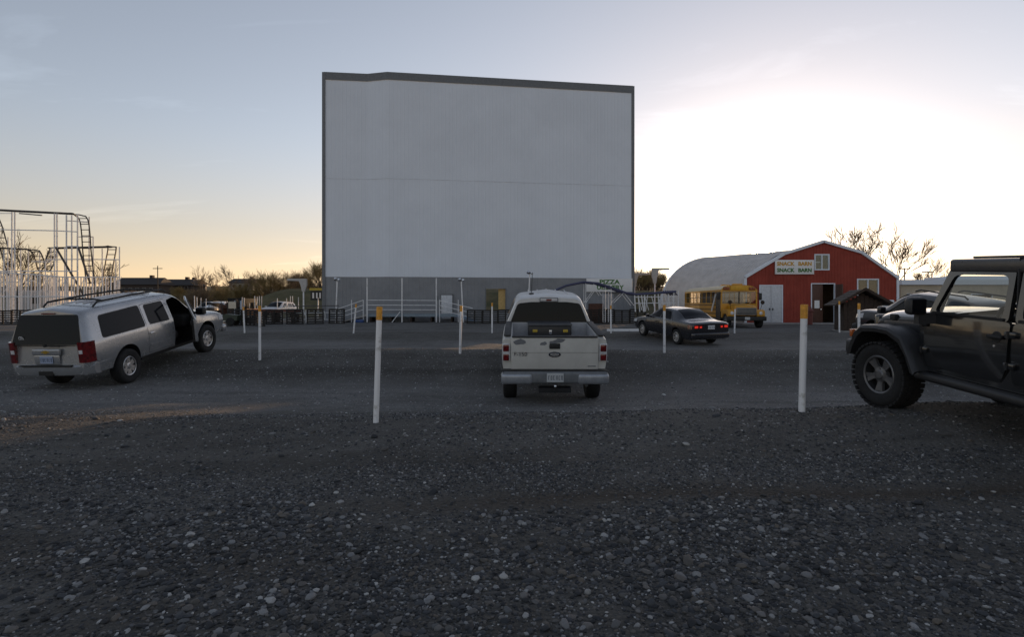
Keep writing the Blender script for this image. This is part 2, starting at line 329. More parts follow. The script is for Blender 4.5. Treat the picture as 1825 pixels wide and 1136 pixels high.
def make_gravel(sets, material, label):
    pts = []; scl = []
    def scatter(n, y0, y1, smin, smax, power, patchy):
        # uniform over the visible wedge of ground
        y = np.sqrt(rng.uniform(y0**2, y1**2, n)); x = rng.uniform(-1, 1, n) * (y * 1.08 + 1.5)
        dens = np.sin(x * 1.9 + 1.3 * np.sin(y * 1.1)) * np.sin(y * 2.1 + .8 * np.sin(x * 1.3)) + .7 * np.sin(x * 4.3 + y * 1.7 + 2 * np.sin(y * 1.9 - x)) * np.sin(y * 5.1 - x * .9) + .45 * np.sin(x * .55 + 1) + .4 * np.sin(x * 9 + 3 * np.sin(y * 3)) * np.sin(y * 11 + x)
        dens = np.clip(.5 + .55 * dens, 0, 1)
        rut = np.exp(-((y - 4.25 - .035 * x) / .2) ** 2) * (x > -1.5)
        keep = rng.uniform(0, 1, n) < (1 - patchy + patchy * dens) * (1 - .9 * rut)
        x, y = x[keep], y[keep]; s = smin + (smax - smin) * rng.power(power, len(x)) if power > 1 else smin + (smax - smin) * rng.uniform(0, 1, len(x)) ** (1 / power)
        pts.append(np.stack([x, y, G(x, y)], -1)); scl.append(s)
    for q in sets: scatter(*q)
    p = np.concatenate(pts); s = np.concatenate(scl); n = len(p)
    sc = np.stack([s * rng.uniform(.9, 1.5, n), s * rng.uniform(.75, 1.1, n), s * rng.uniform(.42, .75, n)], -1)
    p[:, 2] += sc[:, 2] * rng.uniform(-.1, .55, n)
    rot = np.stack([rng.normal(0, .22, n), rng.normal(0, .22, n), rng.uniform(0, 6.28, n)], -1)
    me = bpy.data.meshes.new('gravel'); me.from_pydata(p.tolist(), [], [])
    a = me.attributes.new('idx', 'INT', 'POINT'); a.data.foreach_set('value', rng.integers(0, 5, n).astype(np.int32))
    a = me.attributes.new('rot', 'FLOAT_VECTOR', 'POINT'); a.data.foreach_set('vector', rot.ravel())
    a = me.attributes.new('scl', 'FLOAT_VECTOR', 'POINT'); a.data.foreach_set('vector', sc.ravel())
    o = link('gravel', me); pm = material; me.materials.append(pm)
    md = o.modifiers.new('pebbles', 'NODES'); md.node_group = pebble_nodes(pm)
    tag(o, label, 'gravel', kind='stuff')
make_gravel([(21000, 1.6, 4.3, .007, .026, .34, .9), (115000, 1.6, 5.2, .0035, .011, .6, .75), (80000, 4.2, 9.0, .004, .016, .28, .8), (150, 3, 8, .025, .04, .6, .2)], pebble_material(1.3, .002), 'rounded dark grey pebbles strewn over the near ground')
make_gravel([(56000, 8.2, 17.6, .005, .019, .30, .5), (300, 9, 17, .02, .035, .6, .2)], pebble_material(1.45, .085), 'dusty paler gravel in the driven lane and on the far berm')
# ------------------------------------------------------------------ shared materials
M_WHITE = mat('white_steel', (.66, .71, .79), .5, var=.03, scale=.35)
M_GREY = mat('grey_steel', (.22, .23, .25), .5, var=.08, scale=1.0)
M_TRIM = mat('dark_grey_trim', (.15, .16, .175), .5)
M_BLACK = mat('black_plastic', (.012, .012, .013), .55, var=.1)
M_RUBBER = mat('tyre_rubber', (.014, .014, .015), .85, var=.15, bump=.3, bscale=80)
M_PIPE = mat('white_pipe', (.72, .72, .74), .5, scale=7, col2=(.40, .39, .37), lo=.30, hi=.46)
M_ORANGE = mat('orange_paint', (.80, .37, .045), .55, var=.15, scale=25)
M_RED = mat('red_siding', (.27, .030, .014), .6, var=.10, scale=1.5)
M_WOODDK = mat('dark_wood', (.045, .028, .020), .8, var=.2, scale=12, bump=.4)
M_PALLET = mat('weathered_pallet_wood', (.030, .026, .024), .85, var=.25, scale=9, bump=.4)
M_ROOFM = mat('pale_corrugated_steel', (.62, .58, .55), .42, metal=.1, var=.1, scale=1.5)
M_DGLASS = mat('dark_glass', (.004, .005, .008), .07, var=0, spec=.12)
M_GLASS = glass_mat('clear_glass', (.82, .85, .84))
M_CONC = mat('pale_concrete', (.33, .32, .31), .8, var=.1, bump=.3)
M_GREENP = mat('green_lettering', (.06, .18, .035), .6)
M_GOLDP = mat('ochre_lettering', (.62, .33, .03), .6)
M_SIGN = mat('white_sign_board', (.74, .74, .75), .55, var=.05)
M_CHROME = mat('bright_metal', (.65, .66, .68), .25, metal=.9, var=.05)

def ribbed(path, z0, z1, pitch=.30, depth=.022, M=None):
    """vertical ribbed steel sheet along a plan polyline (list of (x, y)); z0, z1 may be functions of plan arc position (0..1)"""
    mb = MB(); pts = [Vector(p) for p in path]; lens = [(pts[i+1]-pts[i]).length for i in range(len(pts)-1)]; tot = sum(lens)
    prof = []
    s = 0
    while s < tot:
        for t, d in ((0, 0), (.70, 0), (.78, 1), (.92, 1)): 
            if s + t*pitch <= tot: prof.append((s + t*pitch, d))
        s += pitch
    prof.append((tot, 0))
    def at(q):
        acc = 0
        for i, l in enumerate(lens):
            if q <= acc + l + 1e-6 or i == len(lens)-1:
                d = (pts[i+1]-pts[i]).normalized(); return pts[i] + d*(q-acc), Vector((d.y, -d.x))
            acc += l
    vs = []
    for q, d in prof:
        p, n = at(q); p = p + n*d*depth
        a = z0(q/tot) if callable(z0) else z0; b = z1(q/tot) if callable(z1) else z1
        vs += [(p.x, p.y, a), (p.x, p.y, b)]
    mb.add(vs, [(2*i, 2*i+2, 2*i+3, 2*i+1) for i in range(len(prof)-1)]); return mb

def text_mesh(txt, size, M, off=.0, ext=.006):
    cu = bpy.data.curves.new('lettering', 'FONT'); cu.body = txt; cu.size = size; cu.extrude = ext; cu.offset = off; cu.align_x = 'CENTER'; cu.align_y = 'CENTER'; cu.resolution_u = 3
    o = bpy.data.objects.new('lettering', cu); COL.objects.link(o)
    dg = bpy.context.evaluated_depsgraph_get(); dg.update()
    me = bpy.data.meshes.new_from_object(o.evaluated_get(dg)); bpy.data.objects.remove(o)
    me.transform(M); me.materials.clear(); return me
def lettering(txt, size, pos, parent, material, wide=1.0, off=.008):
    # upright text facing the camera side (-Y), seriffed by hand below
    M = Matrix.Translation(pos) @ Matrix.Rotation(R(90), 4, 'X') @ Matrix.Diagonal((wide, 1, 1, 1))
    me = text_mesh(txt, size, M, off); me.materials.append(material); return link('lettering', me, parent)

# ------------------------------------------------------------------ the drive-in screen
def build_screen():
    root = thing('drive_in_screen', 'tall white ribbed drive-in movie screen with grey base', 'movie screen', (0, 0, 0))
    zL, zK1, zK2, zR = 47.0, 47.4, 47.0, 50.0
    pl = [(P(577, 0, zL).x, zL), (P(655, 0, zK1).x, zK1), (P(690, 0, zK2).x, zK2), (P(1128, 0, zR).x, zR)]
    hb = CAM_H + 51.5/1000*zL                       # top of grey base, level
    ht = CAM_H + 417/1000*zL - .62
    gz = .1
    ribbed(pl, hb, ht, .31, .010).build('screen_panel', M_WHITE, root, 0)
    # cap flashing, side trims, back wall
    off = [(x, y - .05) for x, y in pl]
    mb = MB()
    for (x0, y0), (x1, y1) in zip(off, off[1:]):
        mb.add([(x0,y0,ht-.02),(x1,y1,ht-.02),(x1,y1,ht+.62),(x0,y0,ht+.62),(x0,y0+3.2,ht+.62),(x1,y1+3.2,ht+.62)], [(0,1,2,3),(3,2,5,4)])
    mb.build('top_trim', M_TRIM, root, 0)
    for k, (x, y) in ((0, pl[0]), (1, pl[-1])):
        MB().box((x-.13, y-.06, gz), (x+.13, y+.3, ht+.6)).build('edge_trim', M_TRIM, root)
        MB().box((x-.06, y+.3, gz), (x+.06, y+3.2, ht+.58)).build('side_wall', M_GREY, root)
    # seam across the panel
    mb = MB()
    for (x0, y0), (x1, y1) in zip(pl, pl[1:]): mb.tube((x0, y0-.03, CAM_H + 227/1000*zL), (x1, y1-.03, CAM_H + 227/1000*zL), .008, 4)
    mb.build('panel_seam', mat('seam_shadow_grey', (.60, .62, .66), .6), root)
    # grey base wall with a doorway you can see right through, between pixels 868 and 901
    def yat(x):
        for (x0, y0), (x1, y1) in zip(pl, pl[1:]):
            if x0 - 1e-6 <= x <= x1 + 1e-6: return y0 + (y1-y0)*(x-x0)/(x1-x0)
        return zR
    xa, xb = P(866, 0, 48.3).x, P(901, 0, 48.3).x; z_top = CAM_H + (545-515)/1000*48.3; z_bot = CAM_H + (545-553)/1000*48.3
    ribbed(pl[:3] + [(xa, yat(xa))], gz-.2, hb, .31, .014).build('base_wall', M_GREY, root, 0)
    ribbed([(xb, yat(xb)), pl[-1]], gz-.2, hb, .31, .014).build('base_wall', M_GREY, root, 0)
    ribbed([(xa, yat(xa)), (xb, yat(xb))], z_top, hb, .31, .014).build('base_wall', M_GREY, root, 0)
    ribbed([(xa, yat(xa)), (xb, yat(xb))], gz-.2, z_bot, .31, .014).build('base_wall', M_GREY, root, 0)
    b = 3.2
    mb = MB(); xl, xr = pl[0][0], pl[-1][0]
    mb.box((xl, zL+b, gz), (xa*1.066-.3, zR+b+.1, ht)); mb.box((xb*1.066+.5, zR+b-.1, gz), (xr, zR+b+.05, ht)); mb.box((xa*1.066-.3, zR+b-.1, z_top+.25), (xb*1.066+.5, zR+b+.05, ht))
    mb.build('back_wall', M_GREY, root, 0)
    for xx in (xa-.02, xb+.02): MB().box((xx-.04, yat(xx)-.06, z_bot-.06), (xx+.04, yat(xx)+.2, z_top+.06)).build('opening_frame', M_TRIM, root)
    MB().box((xb-.62, yat(xb)+.25, z_bot-.3), (xb-.02, yat(xb)+.3, z_top)).build('yellow_panel', mat('yellow_board', (.62, .42, .16), .6), root)
    # white door with frame and wall lamp
    xd, yd = P(796.5, 0, 47.7).x, yat(P(796.5, 0, 47.7).x) - .05
    d = MB().bbox((xd-.46, yd-.05, .35), (xd+.46, yd+.03, 2.38), .01).build('door', mat('white_door', (.6, .62, .66), .5), root)
    MB().box((xd-.55, yd-.03, .3), (xd-.47, yd+.05, 2.47)).box((xd+.47, yd-.03, .3), (xd+.55, yd+.05, 2.47)).box((xd-.55, yd-.03, 2.39), (xd+.55, yd+.05, 2.48)).build('door_frame', M_TRIM, root)
    MB().lathe([(0, -.09), (.035, -.09), (.035, -.04), (.015, -.03), (.015, 0)], 8, 'y', Matrix.Translation((xd-.36, yd-.05, 1.3))).build('handle', M_CHROME, d)
    MB().bbox((xd-.95, yd-.12, 1.95), (xd-.72, yd+.02, 2.3), .02).build('meter_box', M_TRIM, root)
    # PIZZA DELIVERY board
    s = MB(); x0, x1 = P(1045, 0, 49.3).x, P(1127, 0, 49.3).x; ys = min(yat(x0), yat(min(x1, pl[-1][0]))) - .12
    sx = (x0+x1)/2
    sg = thing('sign_board', 'white PIZZA DELIVERY sign board on grey screen base', 'sign', (sx, ys, CAM_H + (545-508.5)/1000*49.2))
    MB().bbox((-(x1-x0)/2, -.02, -.59), ((x1-x0)/2, .03, .59), .01).build('board', M_SIGN, sg)
    lettering('PIZZA', .52, (0, -.03, .27), sg, M_GREENP, 1.25, .02)
    lettering('DELIVERY', .52, (.05, -.03, -.22), sg, M_GREENP, 1.05, .02)
    return yat
yat = build_screen()

# ------------------------------------------------------------------ stage ramp with white rails before the screen
def build_stage():
    z = 45.2; gz = g(0, z)
    root = thing('stage_ramp', 'low platform with white pipe railings and ramps before the screen', 'platform')
    A, B, C, D = P(600, 0, z).x, P(653, 0, z).x, P(778, 0, z).x, P(838, 0, z).x; dk = CAM_H + (545-560)/1000*z
    MB().box((B, z, dk-.22), (C+1.6, z+1.7, dk)).build('deck', mat('blue_grey_deck', (.22, .27, .32), .7), root)
    MB().add([(A, z, gz), (B, z, dk), (B, z+1.7, dk), (A, z+1.7, gz), (A, z, gz-.1), (B, z, dk-.2), (B, z+1.7, dk-.2), (A, z+1.7, gz-.1)], [(0,1,2,3),(4,7,6,5),(0,4,5,1),(3,2,6,7)]).build('ramp', M_CONC, root)
    E = D + .6
    MB().add([(C+1.6, z, dk), (E, z, gz), (E, z+1.7, gz), (C+1.6, z+1.7, dk), (C+1.6, z, dk-.2), (E, z, gz-.1), (E, z+1.7, gz-.1), (C+1.6, z+1.7, dk-.2)], [(0,1,2,3),(4,7,6,5),(0,4,5,1),(3,2,6,7)]).build('ramp', mat('blue_ramp', (.16, .22, .30), .7), root)
    for hgt in (.35, .72, 1.12):
        MB().tube((B, z, dk+hgt), (C, z, dk+hgt*.97), .028).build('rail', M_PIPE, root)
        MB().tube((A+.1, z, gz+hgt*.95), (B-.25, z, dk+hgt), .028).build('rail', M_PIPE, root)
        MB().tube((C+.25, z, dk+hgt*.97), (E-.4, z, gz+hgt), .028).build('rail', M_PIPE, root)
    for x in (B-.25, (A+B)/2, C+.25, C+1.75): MB().tube((x, z, gz-.1), (x, z, dk+1.14 if x > A+1 else gz+1), .03).build('rail_post', M_PIPE, root)
    for px in (655, 717, 778):
        x = P(px, 0, z).x; MB().tube((x, z-.12, gz-.2), (x, z-.12, CAM_H + (545-496)/1000*z), .05, 8).build('tall_post', M_PIPE, root)
    for x in np.linspace(B+.3, C+1.2, 5): MB().box((x-.06, z+.1, gz-.2), (x+.06, z+1.5, dk-.22)).build('deck_leg', M_WOODDK, root)
    MB().tube(P(697, 577, z-.3), P(713, 556, z-.2), .03).build('brace', M_PIPE, root)
    o = MB().bbox((-.35, -.2, 0), (.35, .2, .22), .03).build('plastic_tub', mat('blue_plastic', (.02, .07, .25), .4), None, loc=(P(640, 0, 44.6).x, 44.6, g(-12, 44.6)))
    tag(o, 'small blue plastic tub on gravel by the platform ramp', 'tub')
build_stage()

def flood_lamp(px0, py0, px1, py1, z, label):
    a = P(px0, py0, z); b = P(px1, py1, z); a.z = g(a.x, z) - .1
    r = thing('flood_light', label, 'lamp post', (a.x, z, a.z))
    MB().tube((0, 0, 0), (b.x-a.x, 0, b.z-a.z), .05, 8).build('post', M_PIPE, r)
    h = Vector((b.x-a.x, 0, b.z-a.z))
    MB().lathe([(0, -.16), (.09, -.15), (.16, .02), (.15, .04), (0, .03)], 12, 'y', Matrix.Translation(h + Vector((-.1, -.12, .1))) @ Matrix.Rotation(R(-25), 4, 'X')).build('lamp_head', M_CHROME, r)
    MB().lathe([(0, -.13), (.07, -.12), (.12, .02), (0, .03)], 12, 'y', Matrix.Translation(h + Vector((.16, -.08, .06))) @ Matrix.Rotation(R(-15), 4, 'X')).build('lamp_head', M_CHROME, r)
flood_lamp(598, 552, 601, 500, 44.4, 'white flood light post at the foot of the left ramp')
flood_lamp(826, 550, 822, 501, 44.4, 'white flood light post right of the white screen door')
flood_lamp(941, 560, 944, 488, 44.0, 'white flood light post rising behind the white pickup roof')

# hooked ride posts
def hook_post(px, ptop, pbase, z, label, s=1):
    a = P(px, ptop, z); gz = g(a.x, z); r = thing('hooked_post', label, 'post', (a.x, z, gz)); H = a.z - gz
    MB().path([(.25*s, 0, -.1), (.18*s, 0, .5), (0, 0, .8), (0, 0, H*.72)], .06, 8).build('post', M_PIPE, r)
    MB().prism([(-.1, H*.70), (.12, H*.70), (.3, H*.86), (.26, H), (-1.3, H), (-1.36, H-.16), (-.35, H-.2), (-.2, H*.84)] if s > 0 else [(.1, H*.70), (-.12, H*.70), (-.3, H*.86), (-.26, H), (1.3, H), (1.36, H-.16), (.35, H-.2), (.2, H*.84)], -.12, .12).build('hooked_head', mat('dull_white_fibreglass', (.45, .44, .43), .5), r)
hook_post(541, 497, 549, 46.5, 'white hooked ride post standing left of the screen')
hook_post(1131, 487, 530, 53, 'white hooked post just behind the right screen edge', -1)
hook_post(1167, 478, 525, 52, 'white hooked post between screen and pale barn roof', -1)

# ------------------------------------------------------------------ snack barn
def build_barn():
    z = 43.0; X = lambda px: P(px, 0, z).x; Z = lambda py: CAM_H + (545-py)/1000*z
    gz = g(24, z)
    r = thing('snack_barn', 'red snack barn with white trimmed gambrel front', 'barn', (0, 0, 0))
    prof = [(X(1327), Z(494)), (X(1397), Z(452)), (X(1467), Z(430)), (X(1535), Z(450)), (X(1601), Z(496))]
    xl, xr = prof[0][0], prof[-1][0]
    def roofz(x):
        return float(np.interp(x, [p[0] for p in prof], [p[1] for p in prof]))
    dx = Vector((-3.4, 10.2)).normalized()           # the hall runs back and to the left
    # front wall of ribbed sheets with real openings
    opens = [(X(1353), X(1395), gz, Z(508)), (X(1445), X(1488), gz, Z(505)), (X(1451), X(1478), Z(482), Z(453)), (X(1527), X(1566), Z(527), Z(497))]
    xs = sorted({xl, xr, *[o[0] for o in opens], *[o[1] for o in opens], *[p[0] for p in prof]})
    mb = MB()
    for a, b in zip(xs, xs[1:]):
        n = max(1, round((b-a)/.25)); holes = [(o[2], o[3]) for o in opens if o[0] <= a+1e-4 and b <= o[1]+1e-4]
        for i in range(n):
            u0, u1 = a + (b-a)*i/n, a + (b-a)*(i+1)/n
            for s0, s1, y0, y1 in ((0, .8, 0, 0), (.8, .88, 0, -.02), (.88, .95, -.02, -.02), (.95, 1, -.02, 0)):
                v0, v1 = u0 + (u1-u0)*s0, u0 + (u1-u0)*s1
                spans = [(gz-.1, None)] if not holes else []
                if holes:
                    lo = gz-.1
                    for h0, h1 in sorted(holes):
                        if h0 > lo + .05: spans.append((lo, h0))
                        lo = h1
                    spans.append((lo, None))
                for q0, q1 in spans:
                    mb.add([(v0, z+y0, q0), (v1, z+y1, q0), (v1, z+y1, roofz(v1) if q1 is None else q1), (v0, z+y0, roofz(v0) if q1 is None else q1)], [(0,1,2,3)])
    mb.build('front_wall', M_RED, r, 0)
    # roof: sheets following the gambrel, swept back
    def hall(pr, y0, ln, name, material, gable=None, tk=.08):
        d = Vector((dx.x, dx.y, 0)) * ln; mb = MB(); n = int(ln/.28)
        for k in range(n):
            for s0, s1, h0, h1 in ((0, .75, 0, 0), (.75, .85, 0, .03), (.85, .93, .03, .03), (.93, 1, .03, 0)):
                t0, t1 = (k+s0)/n, (k+s1)/n
                for (xa, za), (xb, zb) in zip(pr, pr[1:]):
                    nn = Vector((-(zb-za), 0, xb-xa)).normalized()
                    mb.add([Vector((xa, y0, za)) + d*t0 + nn*h0, Vector((xb, y0, zb)) + d*t0 + nn*h0, Vector((xb, y0, zb)) + d*t1 + nn*h1, Vector((xa, y0, za)) + d*t1 + nn*h1], [(0,1,2,3)])
        mb.build(name, material, r, 0)
        if gable:
            base = [(x, zz) for x, zz in pr]
            MB().add([(x, y0+.03, zz) for x, zz in base], [tuple(range(len(base)))]).build('gable_wall', gable, r, 0)
            MB().add([(x+d.x, y0+d.y, zz) for x, zz in base], [tuple(reversed(range(len(base))))]).build('gable_wall', gable, r, 0)
    # arched rear hall, running back to the left
    ax = Vector((-.55, .835, 0)); cr = Vector((.835, .55, 0)); p0 = Vector((xl+.25, z+.35, 0)); hw, L_, Hh = 8.0, 8.7, CAM_H + 4.80 - gz
    def apt(t, l, lift=0): u = hw*(1-math.cos(t)); q = p0 + ax*l + cr*u; return Vector((q.x, q.y, gz - .1 + (Hh+lift)*math.sin(t)**.8))
    mb = MB(); nr = 31; ts = np.linspace(0, math.pi, 25)
    for k in range(nr):
        for s0, s1, h0, h1 in ((0, .72, 0, 0), (.72, .82, 0, .045), (.82, .92, .045, .045), (.92, 1, .045, 0)):
            l0, l1 = L_*(k+s0)/nr, L_*(k+s1)/nr
            for t0, t1 in zip(ts, ts[1:]): mb.add([apt(t0, l0, h0), apt(t1, l0, h0), apt(t1, l1, h1), apt(t0, l1, h1)], [(0,1,2,3)])
    mb.build('arched_roof', M_ROOFM, r, 0)
    MB().add([apt(t, L_-.01) for t in ts], [tuple(range(len(ts)))]).build('gable_wall', M_RED, r, 0)
    MB().path([apt(t, L_) for t in ts], .09, 4).build('roof_edge', M_WHITE, r)
    # barn roof behind the false front, and the loft's back wall
    mb = MB(); dv = Vector((1.9, 3.4, 0))
    for (xa, za), (xb, zb) in zip(prof, prof[1:]): mb.add([(xa, z+.03, za-.06), (xb, z+.03, zb-.06), (xb+dv.x, z+dv.y, zb-.06), (xa+dv.x, z+dv.y, za-.06)], [(0,1,2,3)])
    mb.build('roof', M_ROOFM, r, 0)
    MB().add([(x+dv.x*.95, z+dv.y*.95, zz-.1) for x, zz in prof] + [(xr+dv.x*.95, z+dv.y*.95, gz), (xl+dv.x*.95, z+dv.y*.95, gz)], [tuple(range(7))]).build('back_wall', mat('dim_brown_interior', (.10, .055, .03), .8), r, 0)
    MB().add([(xl+.02, z+.04, gz), (xl+.02, z+.04, prof[0][1]-.08), (xl+dv.x, z+dv.y, prof[0][1]-.08), (xl+dv.x, z+dv.y, gz)], [(0,1,2,3)]).build('side_wall', M_ROOFM, r, 0)
    MB().add([(xr-.02, z+.04, gz), (xr-.02, z+.04, prof[-1][1]-.08), (xr+dv.x, z+dv.y, prof[-1][1]-.08), (xr+dv.x, z+dv.y, gz)], [(3,2,1,0)]).build('side_wall', M_RED, r, 0)
    # white verge boards
    for (xa, za), (xb, zb) in zip(prof, prof[1:]):
        n = Vector((-(zb-za), 0, xb-xa)).normalized()
        q = [Vector((xa, 0, za)) - n*.12, Vector((xb, 0, zb)) - n*.12, Vector((xb, 0, zb)) + n*.08, Vector((xa, 0, za)) + n*.08]
        MB().prism([(v.x, v.z) for v in q], z-.16, z+.10).build('verge_board', M_WHITE, r)
    for x in (xl+.06, xr-.06): MB().box((x-.09, z-.06, gz), (x+.09, z+.02, roofz(x)-.1)).build('corner_board', M_WHITE, r)
    MB().box((xl-1, z-2.2, gz-.12), (xr+.5, z+.05, gz+.05)).build('apron_slab', M_CONC, r)
    # white double door
    o = opens[0]; md = (o[0]+o[1])/2
    for a, b, hx in ((o[0]+.08, md-.012, md-.12), (md+.012, o[1]-.08, md+.12)):
        d = MB().bbox((a, z-.02, gz+.06), (b, z+.04, o[3]-.08), .008).build('door', mat('white_door', (.6, .62, .66), .5), r)
        MB().bbox((hx-.03, z-.09, gz+1.0), (hx+.03, z-.02, gz+1.16), .01).build('handle', M_BLACK, d)
    def frame(o, w=.1, bottom=True, name='frame', m=M_WHITE):
        f = MB().box((o[0], z-.05, o[2]), (o[0]+w, z+.08, o[3])).box((o[1]-w, z-.05, o[2]), (o[1], z+.08, o[3])).box((o[0]+w, z-.05, o[3]-w), (o[1]-w, z+.08, o[3]))
        if bottom: f.box((o[0]+w, z-.05, o[2]), (o[1]-w, z+.08, o[2]+w))
        return f.build(name, m, r)
    frame(opens[0], .08, False, 'door_frame'); frame(opens[1], .07, False, 'door_frame')
    # open doorway: brown leaf half closed, the other folded back, notice on glass
    o = opens[1]; md = (o[0]+o[1])/2; M_BR = mat('brown_door', (.085, .033, .02), .55)
    d = MB().bbox((o[0]+.07, z+.0, gz+.06), (md, z+.05, o[3]-.08), .01).build('door', M_BR, r)
    MB().box((o[0]+.28, z-.012, gz+1.15), (o[0]+.66, z-.002, gz+1.75)).build('notice', M_SIGN, d)
    MB().bbox((md-.2, z-.06, gz+1.0), (md-.12, z, gz+1.12), .01).build('handle', M_CHROME, d)
    MB().box((o[1]+.02, z-.95, gz+.06), (o[1]+.07, z-.05, o[3]-.1)).build('door', mat('grey_brown_door', (.12, .075, .06), .6), r)
    # interior behind the openings
    MB().box((xl+.4, z+.1, gz-.02), (xr+.9, z+3.0, gz+.04)).build('interior_floor', mat('dim_brown_interior', (.10, .055, .03), .8), r, 0)
    # windows
    for o in opens[2:]:
        f = frame(o, .09, True, 'window'); mid = (o[0]+o[1])/2
        MB().box((mid-.04, z-.04, o[2]+.09), (mid+.04, z+.06, o[3]-.09)).build('mullion', M_WHITE, f)
        for a, b in ((o[0]+.09, mid-.04), (mid+.04, o[1]-.09)): MB().box((a, z+.0, o[2]+.09), (b, z+.012, o[3]-.09)).build('pane', M_GLASS, f)
    MB().box((opens[2][0]+.1, z+.2, Z(468)), ((opens[2][0]+opens[2][1])/2, z+.26, Z(466))).build('lamp_tube', M_WHITE, r)
    # sign
    sx = (X(1380)+X(1449))/2; w = (X(1449)-X(1380))/2; zz = Z(476.5)
    sg = thing('sign_board', 'white SNACK BARN sign board on the red barn front', 'sign', (sx, z-.13, zz))
    MB().bbox((-w, -.03, -.55), (w, .06, .55), .012).build('board', M_SIGN, sg)
    for dz, m in ((.24, M_GOLDP), (-.25, M_GREENP)):
        lettering('SNACK', .40, (-.70, -.04, dz), sg, m, 1.0, .016); lettering('BARN', .40, (.78, -.04, dz), sg, m, 1.0, .016)
    return gz
barn_gz = build_barn()

# pale flat roofed building right of the barn
def build_annex():
    z = 50; a, b = P(1606, 0, z).x, P(1606, 0, z).x + 22; gz = g(36, z); top = CAM_H + (545-508)/1000*z
    r = thing('flat_roofed_building', 'low pale flat roofed building right of the red barn', 'building')
    MB().box((a, z, gz-.2), (b, z+8, top)).build('wall', mat('cream_wall', (.50, .43, .33), .75, scale=1), r)
    MB().box((a-.1, z-.25, top+.004), (b+.1, z+8.1, top+.45)).build('parapet', M_WHITE, r)
    x0 = a + .5
    MB().bbox((x0, z-.3, gz+1.75), (x0+.85, z+.1, gz+2.4), .03).build('air_conditioner', M_WHITE, r)
    MB().box((x0+.06, z-.315, gz+1.83), (x0+.5, z-.3, gz+2.32)).build('grille', M_BLACK, r)
    for i, x in enumerate((a+2.0, a+6.2, a+10.5)):
        f = MB().box((x, z-.05, gz+1.3), (x+1.9, z-.004, gz+2.4)).build('window', M_WHITE, r)
        MB().box((x+.09, z-.062, gz+1.38), (x+1.81, z-.052, gz+2.32)).build('pane', M_DGLASS, f)
    MB().bbox((P(1672,0,58).x, 56, top), (P(1710,0,58).x+4, 60, top+1.1), .02).build('roof_unit', M_WHITE, r)
build_annex()

# brown ticket booth
def build_booth():
    z = 31.0; c = P(1528, 0, z); gz = g(c.x, z)
    r = thing('ticket_booth', 'dark brown wooden booth with shingled gable roof', 'booth', (c.x, z, gz), R(-14))
    w, d, h = .92, .8, 1.55
    for k in range(9):
        x0 = -w + k*2*w/9; MB().box((x0+.006, -d-.012*(k % 2), .05), (x0+2*w/9-.006, -d+.05, h + (.5*(1-abs(x0+w/9)/w)))).build('plank', M_WOODDK, r)
    MB().box((-w, -d+.052, .02), (w, d, h)).build('wall', M_WOODDK, r)
    M_SH = mat('grey_brown_shingle', (.095, .075, .062), .85, var=.25, scale=10, bump=.5)
    for s in (-1, 1):
        for k in range(6):
            t0, t1 = k/6, (k+1.25)/6
            def pt(t): return (s*1.38*(1-t), h - .12 + .85*t)
            (xa, za), (xb, zb) = pt(t0), pt(min(t1, 1.0)); lift = .03
            MB().add([(xa, -d-.45, za+lift), (xb, -d-.45, zb), (xb, d+.3, zb), (xa, d+.3, za+lift), (xa, -d-.45, za-.03), (xb, -d-.45, zb-.06), (xb, d+.3, zb-.06), (xa, d+.3, za-.03)], [(0,1,2,3),(4,7,6,5),(0,4,5,1),(2,6,7,3),(0,3,7,4)]).build('shingle_course', M_SH, r, 0)
        MB().prism([(s*1.42, h-.2), (s*1.42, h-.06), (0, h+.82), (0, h+.66)], -d-.5, -d-.44).build('barge_board', M_WOODDK, r)
    MB().box((-w-.1, -d-.3, -.15), (w+.1, d+.1, .03)).build('base', M_CONC, r)
    o = thing('ice_chest', 'white ice chest standing behind the brown booth', 'chest', (P(1569, 0, 34).x, 34, g(22, 34)))
    MB().bbox((-.6, -.4, 0), (.6, .4, 1.75), .06, 3).build('cabinet', M_WHITE, o); MB().bbox((-.56, -.43, .9), (.56, -.395, 1.65), .02).build('lid', M_SIGN, o)
    o = thing('litter_bin', 'dark red lidded bin beside the barn doorway', 'bin', (P(1441, 0, 40).x, 40, g(21, 40)))
    MB().lathe([(0, 0), (.26, 0), (.3, .9), (.3, .92)], 16, 'z').build('barrel', mat('faded_red_barrel', (.13, .03, .025), .6), o)
    MB().lathe([(.34, .92), (.36, .97), (.2, 1.15), (.16, 1.3), (0, 1.32)], 16, 'z').build('lid', mat('faded_red_barrel', (.13, .03, .025), .6), o)
build_booth()

